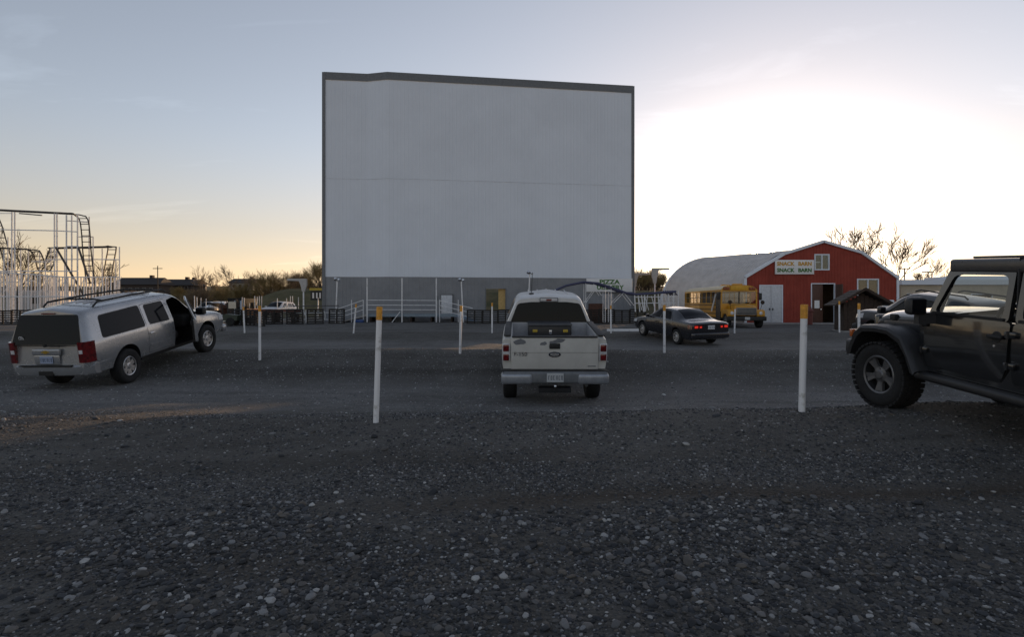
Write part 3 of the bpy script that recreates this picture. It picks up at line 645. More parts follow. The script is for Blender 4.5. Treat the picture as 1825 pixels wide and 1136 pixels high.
# ------------------------------------------------------------------ speaker posts
def speaker_post(px, py_top, py_base, z, label, lean=0, r=.036, cap=True, group='white speaker posts'):
    x = (px-912.5)/1000*z; gz = g(x, z); H = CAM_H + (545-py_top)/1000*z - gz
    o = thing('speaker_post', label, 'post', (x, z, gz), 0, group); o.rotation_euler = (random.uniform(-.01, .01), lean, 0)
    MB().lathe([(0, -.2), (r, -.2), (r, H-.16), (r*.98, H-.16)], 14, 'z').build('pipe', M_PIPE, o)
    MB().lathe([(r*1.06, H-.17), (r*1.08, H-.005), (r*.95, H), (0, H+.002)], 14, 'z').build('cap', M_ORANGE if cap else M_PIPE, o)
    return o
speaker_post(670, 547, 752, 7.15, 'tall white orange-topped post left of the white pickup, nearest row', .030)
speaker_post(1429, 543, 735, 6.75, 'thick white orange-topped post beside the black off-roader, nearest row', .026, .039)
for px, t, z, ln, lab in ((463, 545, 15.9, .0, 'white post in front of the open-doored silver wagon'), (820, 545, 16.1, .02, 'white orange-topped post left of the white pickup, second row'),
                      (1184, 544, 16.1, .0, 'white orange-topped post before the dark sedan'), (1531, 541, 15.6, .0, 'white post in front of the dark pickup front wheel')):
    speaker_post(px, t, 0, z, lab, ln)
for px, t, z, ln, lab in ((436, 547, 26.6, -.05, 'leaning white post by the left end of the pallet fence'), (630, 542, 26.4, .09, 'leaning white post before the left platform ramp'), (877, 540, 26.6, .0, 'slim white post just left of the pickup cab, third row'),
                          (1089, 545, 26.6, -.01, 'slim white post just right of the pickup, third row'), (1309, 545, 26.3, .03, 'slim white post in front of the yellow bus'), (1496, 537, 27, .0, 'white orange-topped post at the booth corner')):
    speaker_post(px, t, 0, z, lab, ln)
for i, (px, t, z) in enumerate(((347, 528, 44), (352, 530, 52), (358, 531, 56), (367, 533, 50), (430, 530, 56), (434, 531, 47), (455, 528, 48), (459, 529, 60), (463, 528, 64), (466, 528, 64), (494, 532, 47), (512, 532, 52), (517, 528, 64), (522, 528, 64), (532, 530, 58), (566, 531, 52), (445, 541, 60), (450, 541, 62))):
    speaker_post(px, t, 0, z, 'thin white post far back in the left lot', random.uniform(-.04, .04), .032, False, 'thin far posts in the left lot')

# ------------------------------------------------------------------ pallet fence
def make_pallet():
    mb = MB()
    for z in np.linspace(.03, 1.05, 7): mb.box((-.6, -.075, z-.045), (.6, -.055, z+.045))
    for x in (-.55, 0, .55): mb.box((x-.045, -.055, 0), (x+.045, .04, 1.08))
    for z in (.05, .54, 1.03): mb.box((-.6, .04, z-.045), (.6, .06, z+.045))
    return mb.mesh('pallet', M_PALLET, 0)
pal = make_pallet()
def pallets(px0, px1, z0, z1, label):
    a = Vector(((px0-912.5)/1000*z0, z0)); b = Vector(((px1-912.5)/1000*z1, z1)); n = max(1, round((b-a).length/1.22)); d = (b-a)/n
    for k in range(n):
        p = a + d*(k+.5); o = link('pallet', pal, None, (p.x, p.y, g(p.x, p.y)-.02), (random.uniform(-.08, .04), random.uniform(-.02, .02), math.atan2(d.y, d.x)+random.uniform(-.05, .05)))
        o.scale = (1, 1, random.uniform(.94, 1.05)); tag(o, label, 'pallet', 'pallets stood on edge as a fence')
pallets(-10, 80, 40, 40.5, 'dark pallet in the fence behind the silver wagon')
pallets(408, 470, 40, 37.5, 'dark pallet in the fence beside the green cart')
pallets(470, 580, 40.5, 41.5, 'dark pallet in the fence left of the screen')
pallets(582, 618, 42, 42, 'dark pallet in front of the left ramp foot')
pallets(832, 915, 42, 42, 'dark pallet in the fence left of the white pickup')
pallets(1040, 1150, 42.5, 42, 'dark pallet in the fence between pickup and sedan')
# ------------------------------------------------------------------ small roller coaster at left
def build_coaster():
    r = thing('roller_coaster', 'small white steel roller coaster frame with dark ladder tracks', 'roller coaster')
    Z0 = 47.0; M_TR = mat('dark_track_steel', (.05, .045, .045), .5)
    Q = lambda x, y, z=Z0: P(x/4.94, 350 + y/4.94, z)          # close-up coordinates
    def post(x, ytop, z=Z0, rad=.055):
        a = Q(x, ytop, z); MB().tube((a.x, a.y, g(a.x, a.y)-.2), a, rad, 6).build('support_post', M_PIPE, r)
    def beam(x0, y0, x1, y1, z=Z0, z1=None, rad=.045, m=None): MB().tube(Q(x0, y0, z), Q(x1, y1, z1 or z), rad, 6).build('beam', m or M_PIPE, r)
    def track(pts, width=.72, dz=0):
        """two rails with cross ties; pts in close-up coordinates with depth"""
        c = [Q(*p) for p in pts]; fine = []
        for i in range(len(c)-1):
            p0, p1, p2, p3 = c[max(i-1,0)], c[i], c[i+1], c[min(i+2, len(c)-1)]
            for t in np.linspace(0, 1, 8, endpoint=False):
                fine.append(.5*((2*p1) + (-p0+p2)*t + (2*p0-5*p1+4*p2-p3)*t*t + (-p0+3*p1-3*p2+p3)*t**3))
        fine.append(c[-1]); t_ = []
        for i, p in enumerate(fine):
            d = (fine[min(i+1, len(fine)-1)] - fine[max(i-1, 0)]).normalized(); k = float(sstep(.25, .8, abs(d.z)))
            t_.append(Vector((k, 1-k, 0)).normalized())
        tr = MB().path([p + s*width/2 for p, s in zip(fine, t_)], .055, 6).path([p - s*width/2 for p, s in zip(fine, t_)], .055, 6).build('track', M_TR, r)
        acc = 0; mb = MB()
        for i in range(1, len(fine)):
            acc += (fine[i]-fine[i-1]).length
            if acc > .42: acc = 0; mb.tube(fine[i] - t_[i]*width/2, fine[i] + t_[i]*width/2, .035, 4)
        mb.build('cross_ties', M_TR, tr)
    # tall pairs and high posts
    for x, y in ((105, 140), (130, 140), (480, 150), (502, 152), (585, 165), (632, 168), (683, 160)): post(x, y, Z0, .06)
    for x, y, z in ((785, 180, 48.5), (820, 357, 48.5), (900, 460, 50), (1052, 445, 48), (1020, 555, 50), (680, 350, 49.5), (350, 480, 49), (250, 470, 49), (183, 465, 49), (35, 470, 46), (70, 360, 47.5), (400, 570, 47.5), (450, 455, 49), (570, 450, 49)): post(x, y, z, .05)
    for k, x in enumerate(np.arange(8, 1050, 27)): post(x + random.uniform(-5, 5), 665 + 45*min(1, x/560) + random.uniform(-6, 8), (45.2, 46.2, 49.5)[k % 3], .055)
    # the top run bends over the drop
    track([(-420, 95, 47.5), (-200, 108, 47.5), (0, 122, 47.5), (350, 140, 47.5), (600, 153, 47.6), (680, 160, 47.9), (735, 205, 48.2), (755, 330, 48.4), (765, 480, 48.4), (785, 660, 48.2), (805, 860, 48.0), (830, 985, 47.6)])
    track([(450, 458, 49.5), (700, 452, 49.8), (930, 447, 49.8), (985, 450, 49.4), (970, 560, 49.1), (950, 680, 48.8), (930, 850, 48.5), (915, 960, 48)])
    track([(-200, 448, 47.6), (0, 456, 47.6), (200, 466, 47.8), (300, 478, 48), (340, 540, 48.2), (370, 640, 48.4), (395, 660, 48.5), (430, 610, 48.7), (455, 520, 49), (480, 455, 49.3)])
    track([(-60, 170, 48.6), (-20, 260, 48.5), (20, 400, 48.3), (55, 520, 48), (90, 640, 47.6), (120, 700, 47.4)])
    beam(-300, 285, 105, 296); beam(105, 296, 480, 303); beam(480, 303, 683, 313); beam(-300, 150, 105, 150, rad=.03)
    beam(585, 215, 785, 228, Z0, 48.5); beam(680, 357, 820, 357, 49.0, 48.5); beam(585, 440, 690, 442); beam(400, 560, 690, 555, 48.2); beam(690, 555, 1052, 558, 49, 48)
    beam(280, 575, 450, 578, 48.2)
    beam(-300, 660, 690, 660, 46); beam(-300, 655, 300, 690, 45.2); beam(300, 690, 560, 712, 45.2); beam(560, 712, 1052, 712, 45.2, 48)
    beam(-300, 885, 560, 885, 45.2); beam(560, 885, 760, 885, 45.2); beam(-300, 780, 300, 745, 46.2, rad=.03)
    for x0, y0, x1, y1 in ((490, 448, 745, 885), (690, 450, 795, 770), (1300, 445, 1300, 446)):
        if x0 < 1200: beam(x0, y0, x1, y1, 46.8, rad=.085, m=M_TR)
    beam(170, 150, 370, 168, 46.8, rad=.05, m=M_TR)
    for x in range(20, 1000, 160): beam(x, 885, x+90, 690 + 20*min(1, x/500), 45.4, rad=.025)
    # parked ride van behind the frame
    v = thing('ticket_trailer', 'small white trailer with a dark window inside the coaster frame', 'trailer', (P(83, 0, 51).x, 51, g(-42, 51)))
    MB().bbox((-1.7, -1, .5), (1.7, 1, 2.7), .1, 3).build('body', mat('dull_white_trailer', (.42, .42, .43), .5), v)
    MB().box((-.45, -1.02, 1.5), (.35, -1.0, 2.2)).build('window', M_DGLASS, v)
    for s in (-.8, .8): MB().lathe([(0, -.1), (.33, -.1), (.35, 0), (.33, .1), (0, .1)], 16, 'y', Matrix.Translation((s, -.9, .33))).build('wheel', M_RUBBER, v)
    MB().box((-.9, -1.03, .55), (.9, -1.01, .9)).build('skirt', M_BLACK, v)
build_coaster()

# ------------------------------------------------------------------ blue arched kiddie track right of the pickup
def build_arch_ride():
    r = thing('arched_ride_track', 'low blue arched ride track on white trestle legs', 'ride track')
    z = 40.5; MB_ = mat('dull_blue_steel', (.055, .06, .13), .5)
    pts = [(985, 520), (1010, 509), (1040, 503), (1065, 505), (1090, 513), (1115, 522), (1135, 525), (1165, 523), (1205, 520)]
    for dz in (0, 1.1):
        MB().path([P(x, y, z) + Vector((0, dz, 0)) for x, y in pts], .085, 8).build('rail', MB_, r)
    for k in range(26):
        t = k/25*(len(pts)-1); i = min(int(t), len(pts)-2); f = t-i; x = pts[i][0]*(1-f)+pts[i+1][0]*f; y = pts[i][1]*(1-f)+pts[i+1][1]*f
        MB().tube(P(x, y, z), P(x, y, z) + Vector((0, 1.1, 0)), .03, 4).build('cross_tie', MB_, r)
    for x0, y0, x1, y1 in ((1044, 503, 1044, 575), (1079, 512, 1079, 575), (1089, 514, 1089, 575), (1057, 505, 1072, 527), (1044, 540, 1060, 518), (1112, 522, 1130, 545), (1112, 522, 1094, 540)):
        for dz in (0, 1.1): MB().tube(P(x0, y0, z) + Vector((0, dz, 0)), P(x1, min(y1, 576), z) + Vector((0, dz, 0)), .022, 6).build('trestle_leg', M_PIPE, r)
    for k, x in enumerate(np.arange(1131, 1204, 6.0)):
        a = P(x, 524, z); b = P(x + random.uniform(-5, 5), 556, z); dz = random.choice((0, 1.1))
        MB().tube(a + Vector((0, dz, 0)), b + Vector((0, dz, 0)), .04, 5).build('trestle_leg', M_PIPE, r)
        if k % 2: MB().tube(P(x, 528, z), P(x+7, 553, z), .025, 5).build('brace', M_PIPE, r)
    for y in (530, 541): MB().tube(P(1131, y, z), P(1204, y-1, z), .03, 5).build('brace', M_PIPE, r)
    for k in range(5):
        x = 1182 + k*4; MB().tube(P(x, 519, z+.3), P(x+9, 526, z+.9), .05, 5).build('brace', MB_, r)
    for x in (1201, 1209): MB().tube(P(x, 519, z), P(x, 575, z), .045, 6).build('trestle_leg', M_PIPE, r)
    o = thing('control_box', 'pale grey control cabinet on posts before the screen base', 'cabinet', (P(1083, 0, 43.5).x, 43.5, g(7, 43.5)))
    MB().bbox((-.42, -.15, .75), (.42, .15, 2.25), .03).build('cabinet', mat('pale_grey_cabinet', (.36, .38, .42), .5), o)
    MB().box((-.38, -.165, .8), (.38, -.15, 2.2)).build('cabinet_door', mat('pale_grey_cabinet', (.36, .38, .42), .5), o)
    for x in (-.3, .3): MB().tube((x, 0, -.1), (x, 0, .76), .04).build('leg', M_PIPE, o)
    o = MB().bbox((-.55, -.35, 0), (.55, .35, 1.5), .05).build('crate', mat('rust_brown_crate', (.10, .045, .03), .8, var=.2), None, loc=(P(1062, 0, 43.6).x, 43.6, g(6, 43.6)))
    tag(o, 'rusty brown crate left of the pale control cabinet', 'crate')
    o = MB().prism([(-1.0, 0), (1.0, 0), (1.0, 1.5), (.1, 2.1), (-1.0, 1.5)], -.7, .7).build('ride_shed', mat('rust_red_shed', (.14, .05, .035), .75), None, loc=(P(972, 0, 43.4).x, 43.4, g(2, 43.4)))
    tag(o, 'small rust red pointed shed behind the pickup roof', 'shed')
    o = MB().box((-1.4, -.1, 0), (1.4, .1, .12)).build('parking_bumper', M_PIPE, None, loc=(P(1127, 0, 31).x, 31, g(6.6, 31)))
    tag(o, 'white ground bar ahead of the dark sedan', 'bar')
build_arch_ride()

# ------------------------------------------------------------------ kiddie ride clutter inside the pallet fence
def build_clutter():
    M_W = mat('glossy_white_paint', (.6, .6, .6), .35)
    r = thing('hoop_ride', 'white pipe hoops of a kiddie ride left of the screen', 'ride', (P(545, 0, 44).x, 44, g(-16, 44)))
    for k in range(6):
        x = -2.2 + k*.85; MB().path([(x+.32*math.cos(t), .3*(k % 2), .55+.5*math.sin(t)) for t in np.linspace(-.6, math.pi+.6, 13)], .04, 6).build('hoop', M_W, r)
    MB().tube((-2.8, 0, .75), (2.7, 0, .8), .04).tube((-2.8, 0, .25), (2.7, 0, .25), .04).build('rail', M_W, r)
    for x in (-2.8, -1.4, 0, 1.4, 2.7): MB().tube((x, 0, -.1), (x, 0, 1.0), .04).build('rail_post', M_W, r)
    MB().tube((-1, 0, 1.3), (2.6, 0, 1.35), .035).build('rail', mat('dark_track_steel', (.05, .045, .045), .5), r)
    o = thing('ride_platform', 'rust red low ride platform behind the pallet fence', 'platform', (P(492, 0, 44).x, 44, g(-18, 44)))
    MB().box((-1.7, -.8, .85), (1.7, .8, 1.05)).build('deck', mat('rust_red_shed', (.14, .05, .035), .75), o)
    for x in (-1.5, 0, 1.5): MB().box((x-.06, -.7, -.1), (x+.06, .7, .85)).build('leg', M_WOODDK, o)
    for k, (px, w, c, lab) in enumerate(((449, .32, (.32, .13, .04), 'small glossy orange ride car nearest the green cart'), (444.5, .18, (.34, .17, .08), 'narrow pale orange ride tub behind the fence'), (456, .28, (.30, .12, .04), 'small glossy orange ride car beside the rust red platform'))):
        p = P(px, 0, 43.3 + k*.5); o = thing('ride_car', lab, 'ride car', (p.x, p.y, g(p.x, p.y)), 0, 'small ride cars')
        MB().prism([(-w, .55), (w, .55), (w*1.05, .95), (w*.3, .98), (0, 1.12), (-w*.9, 1.08)], -.4, .4).build('tub', mat('ride_orange_%d' % k, c, .6), o)
        MB().box((-w*.8, -.3, -.05), (w*.8, .3, .45)).build('base', M_BLACK, o)
    # notice board on an easel
    o = thing('notice_board', 'pale square notice board among the junk by the green cart', 'sign', (P(414, 0, 41).x, 41, g(-20, 41)))
    MB().box((-.27, -.03, 1.15), (.27, .02, 1.65)).build('board', mat('pale_board', (.62, .55, .45), .5), o)
    for x in (-.22, .22): MB().tube((x, .03, -.1), (x, .03, 1.7), .03).build('leg', M_WOODDK, o)
    pass
    for x in (-.22, .2): tag(MB().lathe([(0, 0), (.06, 0), (.06, 1.7), (.05, 1.72), (0, 1.72)], 12, 'z').build('upright_pipe', mat('pale_blue_pipe', (.35, .42, .52), .5), None, loc=(P(424.5, 0, 41.2).x + x, 41.2, g(-20, 41))), 'pale blue upright pipe beside the notice board', 'pipe', 'pale blue upright pipes')
    # dark clutter heap
    rr = random.Random(3)
    o = thing('scrap_stack', 'dark heap of machine parts behind the green cart', 'scrap', (P(394, 0, 42).x, 42, g(-22, 42)))
    for k in range(16):
        c = Vector((rr.uniform(-1.2, 1.0), rr.uniform(-.5, .5), rr.uniform(.2, 1.5))); s = Vector((rr.uniform(.1, .4), rr.uniform(.1, .3), rr.uniform(.1, .4)))
        MB().bbox(-s, s, .03, 2, Matrix.Translation(c) @ Euler((rr.uniform(-.4, .4), rr.uniform(-.4, .4), rr.uniform(0, 3))).to_matrix().to_4x4()).build('machine_part', rr.choice((M_WOODDK, M_PALLET, mat('rust_brown_crate', (.10, .045, .03), .8, var=.2), M_CHROME)), o)
    # overhead sign left of the screen edge
    o = thing('small_sign', 'small black and white sign on a post left of the screen edge', 'sign', (P(567, 0, 60).x, 60, g(-20, 60)))
    MB().box((-.8, -.04, 1.9), (.8, .04, 2.9)).build('board', M_BLACK, o); MB().box((-.6, -.06, 2.1), (-.42, -.042, 2.7)).box((-.2, -.06, 2.1), (-.05, -.042, 2.7)).box((.15, -.06, 2.1), (.3, -.042, 2.7)).box((.45, -.06, 2.1), (.62, -.042, 2.7)).build('print', M_SIGN, o)
    MB().box((-.9, -.1, 2.95), (.9, .3, 3.2)).build('hood', mat('yellow_hood', (.5, .38, .05), .6), o); MB().tube((0, 0, -.1), (0, 0, 1.9), .06).build('post', M_PIPE, o)
build_clutter()
# ------------------------------------------------------------------ vehicles
def pchip(xk, yk, x):
    xk = np.asarray(xk, float); yk = np.asarray(yk, float); h = np.diff(xk); d = np.diff(yk)/h; m = np.zeros_like(yk)
    for i in range(1, len(xk)-1):
        if d[i-1]*d[i] > 0: w1, w2 = 2*h[i]+h[i-1], h[i]+2*h[i-1]; m[i] = (w1+w2)/(w1/d[i-1]+w2/d[i])
    m[0], m[-1] = d[0], d[-1]
    x = np.clip(x, xk[0], xk[-1]); i = np.clip(np.searchsorted(xk, x)-1, 0, len(h)-1); t = (x-xk[i])/h[i]
    return ((1+2*t)*(1-t)**2)*yk[i] + t*(1-t)**2*h[i]*m[i] + t*t*(3-2*t)*yk[i+1] + t*t*(t-1)*h[i]*m[i+1]
class Shell:
    """car body lofted through stations along x. keys: x, zb, zm, zbelt, zr, zt, wb, wm, wbelt, wr, lean"""
    def __init__(s, st, rad=(.05, .22, .06, .11), nseg=4):
        s.st = np.array(st, float); s.rad = rad; s.n = nseg; s.x0, s.x1 = s.st[0, 0], s.st[-1, 0]
    def params(s, x): return [float(pchip(s.st[:, 0], s.st[:, k], x)) for k in range(1, 11)]
    def section(s, x):
        zb, zm, zq, zr, zt, wb, wm, wq, wr, lean = s.params(x)
        p = [Vector((0, zb)), Vector((wb, zb)), Vector((wm, zm)), Vector((wq, zq)), Vector((wr, zr)), Vector((0, zt))]
        out = [p[0]]
        for i in range(1, 5):
            a, b, c = p[i-1], p[i], p[i+1]; r = s.rad[i-1]
            la, lc = (a-b).length, (c-b).length; ra, rc = min(r, la*.48), min(r, lc*.48)
            q0 = b + (a-b).normalized()*ra if la > 1e-6 else b; q1 = b + (c-b).normalized()*rc if lc > 1e-6 else b
            for k in range(s.n+1): t = k/s.n; out.append(q0*(1-t)**2 + b*2*t*(1-t) + q1*t*t)
        out.append(p[5])
        return out, (zq, zt, lean)
    def shear(s, z, zq, zt, lean): return lean*max(0., (z-zq)/max(zt-zq, 1e-3))
    def xs(s):
        xs = set(np.round(s.st[:, 0], 4))
        for a, b in zip(s.st[:, 0], s.st[1:, 0]):
            n = max(1, int(math.ceil((b-a)/.11)))
            for k in range(n): xs.add(round(a+(b-a)*k/n, 4))
        return sorted(xs)
    def mb(s):
        m = MB(); xs = s.xs(); rows = []
        for x in xs:
            sec, (zq, zt, lean) = s.section(x); row = []
            full = [(y, z) for y, z in sec] + [(-y, z) for y, z in sec[-2:0:-1]]
            for y, z in full: row.append(len(m.v)); m.v.append((x + s.shear(z, zq, zt, lean), y, z))
            rows.append(row)
        k = len(rows[0])
        for a, b in zip(rows, rows[1:]):
            for j in range(k): j2 = (j+1) % k; m.f.append((a[j], b[j], b[j2], a[j2]))
        m.f.append(tuple(rows[0])); m.f.append(tuple(reversed(rows[-1]))); m.m = [0]*len(m.f); return m
    def w(s, x, z):
        sec, _ = s.section(min(max(x, s.x0), s.x1)); h = len(sec)
        side = sec[s.n//2+1: 1+4*(s.n+1)]
        zs = [p.y for p in side]; ys = [p.x for p in side]
        return float(np.interp(z, zs, ys))
    def patch(s, poly, side=1, off=.004, deep=.02, step=.14, zstep=.12):
        """a panel cut to poly (x, z), laid on the body's side"""
        bm = bmesh.new(); bm.faces.new([bm.verts.new((x, 0, z)) for x, z in poly])
        for ax, st in ((0, step), (2, zstep)):
            lo = min(p[0 if ax == 0 else 1] for p in poly); hi = max(p[0 if ax == 0 else 1] for p in poly); c = lo + st
            while c < hi:
                co = Vector((0, 0, 0)); co[ax] = c; no = Vector((0, 0, 0)); no[ax] = 1
                bmesh.ops.bisect_plane(bm, geom=bm.verts[:]+bm.edges[:]+bm.faces[:], plane_co=co, plane_no=no); c += st
        bmesh.ops.recalc_face_normals(bm, faces=bm.faces[:])
        if bm.faces[:][0].normal.y * side < 0: bmesh.ops.reverse_faces(bm, faces=bm.faces[:])
        for v in bm.verts: v.co.y = side*(s.w(v.co.x, v.co.z) + off)
        be = [e for e in bm.edges if e.is_boundary]
        ex = bmesh.ops.extrude_edge_only(bm, edges=be)
        for v in ex['geom']:
            if isinstance(v, bmesh.types.BMVert): v.co.y -= side*deep
        m = MB().bm(bm); return m
    def rear(s, poly, off=.004, deep=.02, front=False):
        """a panel (y, z) on the rear (or front) end face"""
        x = s.x1 if front else s.x0; _, (zq, zt, lean) = s.section(x); sg = 1 if front else -1; m = MB(); n = len(poly)
        zs = sorted({p[1] for p in poly})
        f = lambda y, z, o: (x + s.shear(z, zq, zt, lean) + sg*o, y, z)
        bm = bmesh.new(); bm.faces.new([bm.verts.new((0, y, z)) for y, z in poly])
        lo, hi = min(zs), max(zs)
        if lo < zq < hi: bmesh.ops.bisect_plane(bm, geom=bm.verts[:]+bm.edges[:]+bm.faces[:], plane_co=(0, 0, zq), plane_no=(0, 0, 1))
        for v in bm.verts: v.co = Vector(f(v.co.y, v.co.z, off))
        bmesh.ops.recalc_face_normals(bm, faces=bm.faces[:])
        if sum(q.normal.x for q in bm.faces)*sg < 0: bmesh.ops.reverse_faces(bm, faces=bm.faces[:])
        ex = bmesh.ops.extrude_edge_only(bm, edges=[e for e in bm.edges if e.is_boundary])
        for v in ex['geom']:
            if isinstance(v, bmesh.types.BMVert): v.co.x -= sg*deep
        return m.bm(bm)
def rpoly(poly, r=.06, n=4):
    """round the corners of a 2-D polygon"""
    out = []; k = len(poly)
    for i in range(k):
        a, b, c = Vector(poly[i-1]), Vector(poly[i]), Vector(poly[(i+1) % k]); rr = min(r, (a-b).length*.45, (c-b).length*.45)
        q0 = b+(a-b).normalized()*rr; q1 = b+(c-b).normalized()*rr
        for j in range(n+1): t = j/n; v = q0*(1-t)**2 + b*2*t*(1-t) + q1*t*t; out.append((v.x, v.y))
    return out
def grow(poly, d):
    cx = sum(p[0] for p in poly)/len(poly); cy = sum(p[1] for p in poly)/len(poly)
    w = max(abs(p[0]-cx) for p in poly); h = max(abs(p[1]-cy) for p in poly)
    return [(cx+(p[0]-cx)*(1+d/w), cy+(p[1]-cy)*(1+d/h)) for p in poly]

def wheel(parent, x, y, r, wid, rim, style, m_rim, side, steer=0, tread=False):
    """wheel > tyre, rim. Built round the y axis, outside toward +y*side"""
    w = bpy.data.objects.new('wheel', None); COL.objects.link(w); w.parent = parent; w.location = (x, y, r); w.rotation_euler = (0, 0, steer + (0 if side > 0 else math.pi)); w.empty_display_size = .2
    h = wid/2; sw = r-rim
    t = MB().lathe([(rim-.01, -h*.8), (rim+sw*.25, -h*.98), (rim+sw*.6, -h*1.02), (r-.025, -h*.93), (r-.006, -h*.75), (r, -h*.4), (r, h*.4), (r-.006, h*.75), (r-.025, h*.93), (rim+sw*.6, h*1.02), (rim+sw*.25, h*.98), (rim-.01, h*.8)], 40)
    if tread:
        for k in range(36):
            a = 2*math.pi*k/36
            for yy, l, o in ((-h*.82, .055, 0), (h*.82, .055, .5), (-h*.3, .05, .3), (h*.3, .05, .8)):
                t.box((-.026, yy-l/2*1.15, r-.012), (.026, yy+l/2*1.15, r+.012), Matrix.Rotation(a+o*2*math.pi/36, 4, 'Y'))
    t.build('tyre', M_RUBBER, w, 40)
    b = MB()
    b.lathe([(rim, h*.82), (rim-.012, h*.86), (rim-.03, h*.8), (rim-.045, h*.35), (rim-.05, -h*.7)], 40)
    b.lathe([(0, h*.18), (rim*.95, h*.1), (rim*.95, h*.05)], 24)                                          # dark back plate
    sp = MB(); n = {'five': 5, 'six': 6, 'seven': 7, 'disc': 8}[style]
    for k in range(n):
        M = Matrix.Rotation(2*math.pi*k/n, 4, 'Y')
        if style == 'five':
            for q in (-1, 1): sp.add([(q*.015, h*.62, .05), (q*.085, h*.62, .05), (q*.125, h*.76, rim-.035), (q*.075, h*.76, rim-.035), (q*.015, h*.3, .05), (q*.085, h*.3, .05), (q*.125, h*.5, rim-.035), (q*.075, h*.5, rim-.035)], [(0,1,2,3) if q < 0 else (3,2,1,0),(0,4,5,1),(1,5,6,2),(2,6,7,3),(3,7,4,0)], M)
        else:
            a = {'six': .055, 'seven': .03, 'disc': .04}[style]
            sp.add([(-a*.8, h*.66, .04), (a*.8, h*.66, .04), (a*1.25, h*.72, rim-.03), (-a*1.25, h*.72, rim-.03), (-a*.8, h*.3, .04), (a*.8, h*.3, .04), (a*1.25, h*.4, rim-.03), (-a*1.25, h*.4, rim-.03)], [(3,2,1,0),(0,1,5,4),(1,2,6,5),(2,3,7,6),(3,0,4,7)], M)
        if k < 6: sp.lathe([(.012, h*.72), (.012, h*.6)], 6, 'y', M @ Matrix.Translation((.0, 0, .075)))
    sp.lathe([(0, h*.80), (.045, h*.79), (.058, h*.70), (.095, h*.64), (.10, h*.3)], 20)
    rm = b.build('rim', M_BLACK if style == 'five' else mat('rim_shadow_grey', (.05, .05, .055), .5), w, 35)
    sp.build('spokes', m_rim, rm, 30)
    MB().lathe([(rim-.001, h*.83), (rim-.012, h*.885), (rim-.03, h*.82)], 40).build('rim_lip', m_rim, rm, 60)
    return w
def seat_car(o, x, y, heading, xf, xr, half):
    """stand a vehicle on the ground: heading to the right of +Y, xf/xr axle positions in its own frame"""
    f = Vector((math.sin(heading), math.cos(heading), 0)); l = Vector((-f.y, f.x, 0)).normalized(); l = Vector((-math.cos(heading), math.sin(heading), 0)); p = Vector((x, y, 0))
    def gg(a, b): q = p + f*a + l*b; return g(q.x, q.y)
    zf = (gg(xf, half)+gg(xf, -half))/2; zr = (gg(xr, half)+gg(xr, -half))/2
    zl = (gg(xf, half)+gg(xr, half))/2; zq = (gg(xf, -half)+gg(xr, -half))/2
    F = (f*(xf-xr) + Vector((0, 0, zf-zr))).normalized(); Lv = (l*2*half + Vector((0, 0, zl-zq))).normalized(); U = F.cross(Lv).normalized(); Lv = U.cross(F)
    M = Matrix((F, Lv, U)).transposed().to_4x4()
    z0 = zr + (0-xr)/(xf-xr)*(zf-zr)
    M.translation = Vector((x, y, z0)); o.matrix_world = M
def plate(parent, M, txt=True, col=(.55, .57, .62)):
    p = MB().bbox((-.155, -.006, -.078), (.155, .006, .078), .004, 1, M).build('license_plate', mat('plate_%.2f' % col[0], col, .4, var=.05), parent)
    mb = MB(); rr = random.Random(5)
    for k in range(6):
        x = -.115 + k*.046 + (.01 if k > 2 else 0)
        mb.box((x-.014, -.0085, -.035), (x-.006, -.0065, .035), M); 
        if k % 2: mb.box((x+.006, -.0085, -.035), (x+.013, -.0065, .035), M)
        mb.box((x-.012, -.0085, .026), (x+.012, -.0065, .034), M)
        if k % 3: mb.box((x-.012, -.0085, -.035), (x+.012, -.0065, -.027), M)
    mb.build('plate_print', mat('plate_ink', (.03, .04, .08), .6), p); return p
RY = Matrix.Rotation(R(-90), 4, 'Z')      # turns a -Y facing item to face -X (a car's rear)

M_SILVER = mat('silver_paint', (.38, .39, .41), .24, metal=.55, var=.05, scale=3, coat=.5)
M_WPAINT = mat('white_truck_paint', (.62, .62, .62), .35, var=.07, scale=2.5, coat=.4)
M_DIRTW = mat('dusty_white_paint', (.55, .545, .52), .42, var=.09, scale=2.0, coat=.2)
M_DARKP = mat('dark_blue_black_paint', (.016, .016, .021), .25, var=.1, coat=.7)
M_GUNP = mat('dark_grey_paint', (.022, .023, .027), .3, var=.08, coat=.5)
M_JEEPP = mat('black_green_paint', (.013, .014, .016), .2, var=.08, coat=1, scale=3)
M_REDL = mat('red_lamp_lens', (.17, .006, .008), .15, var=.3, coat=.8, scale=14)
M_REDLIT = mat('lit_red_lamp', (.6, .02, .01), .2, emit=((1, .05, .03), .2))
M_CLEARL = mat('clear_lamp_lens', (.6, .6, .62), .12, coat=.8)
M_INT = mat('dark_interior', (.02, .019, .019), .8)
M_ALLOY = mat('alloy_wheel', (.55, .55, .56), .3, metal=.75, var=.06)
M_SEAM = mat('panel_gap', (.006, .006, .007), .8)

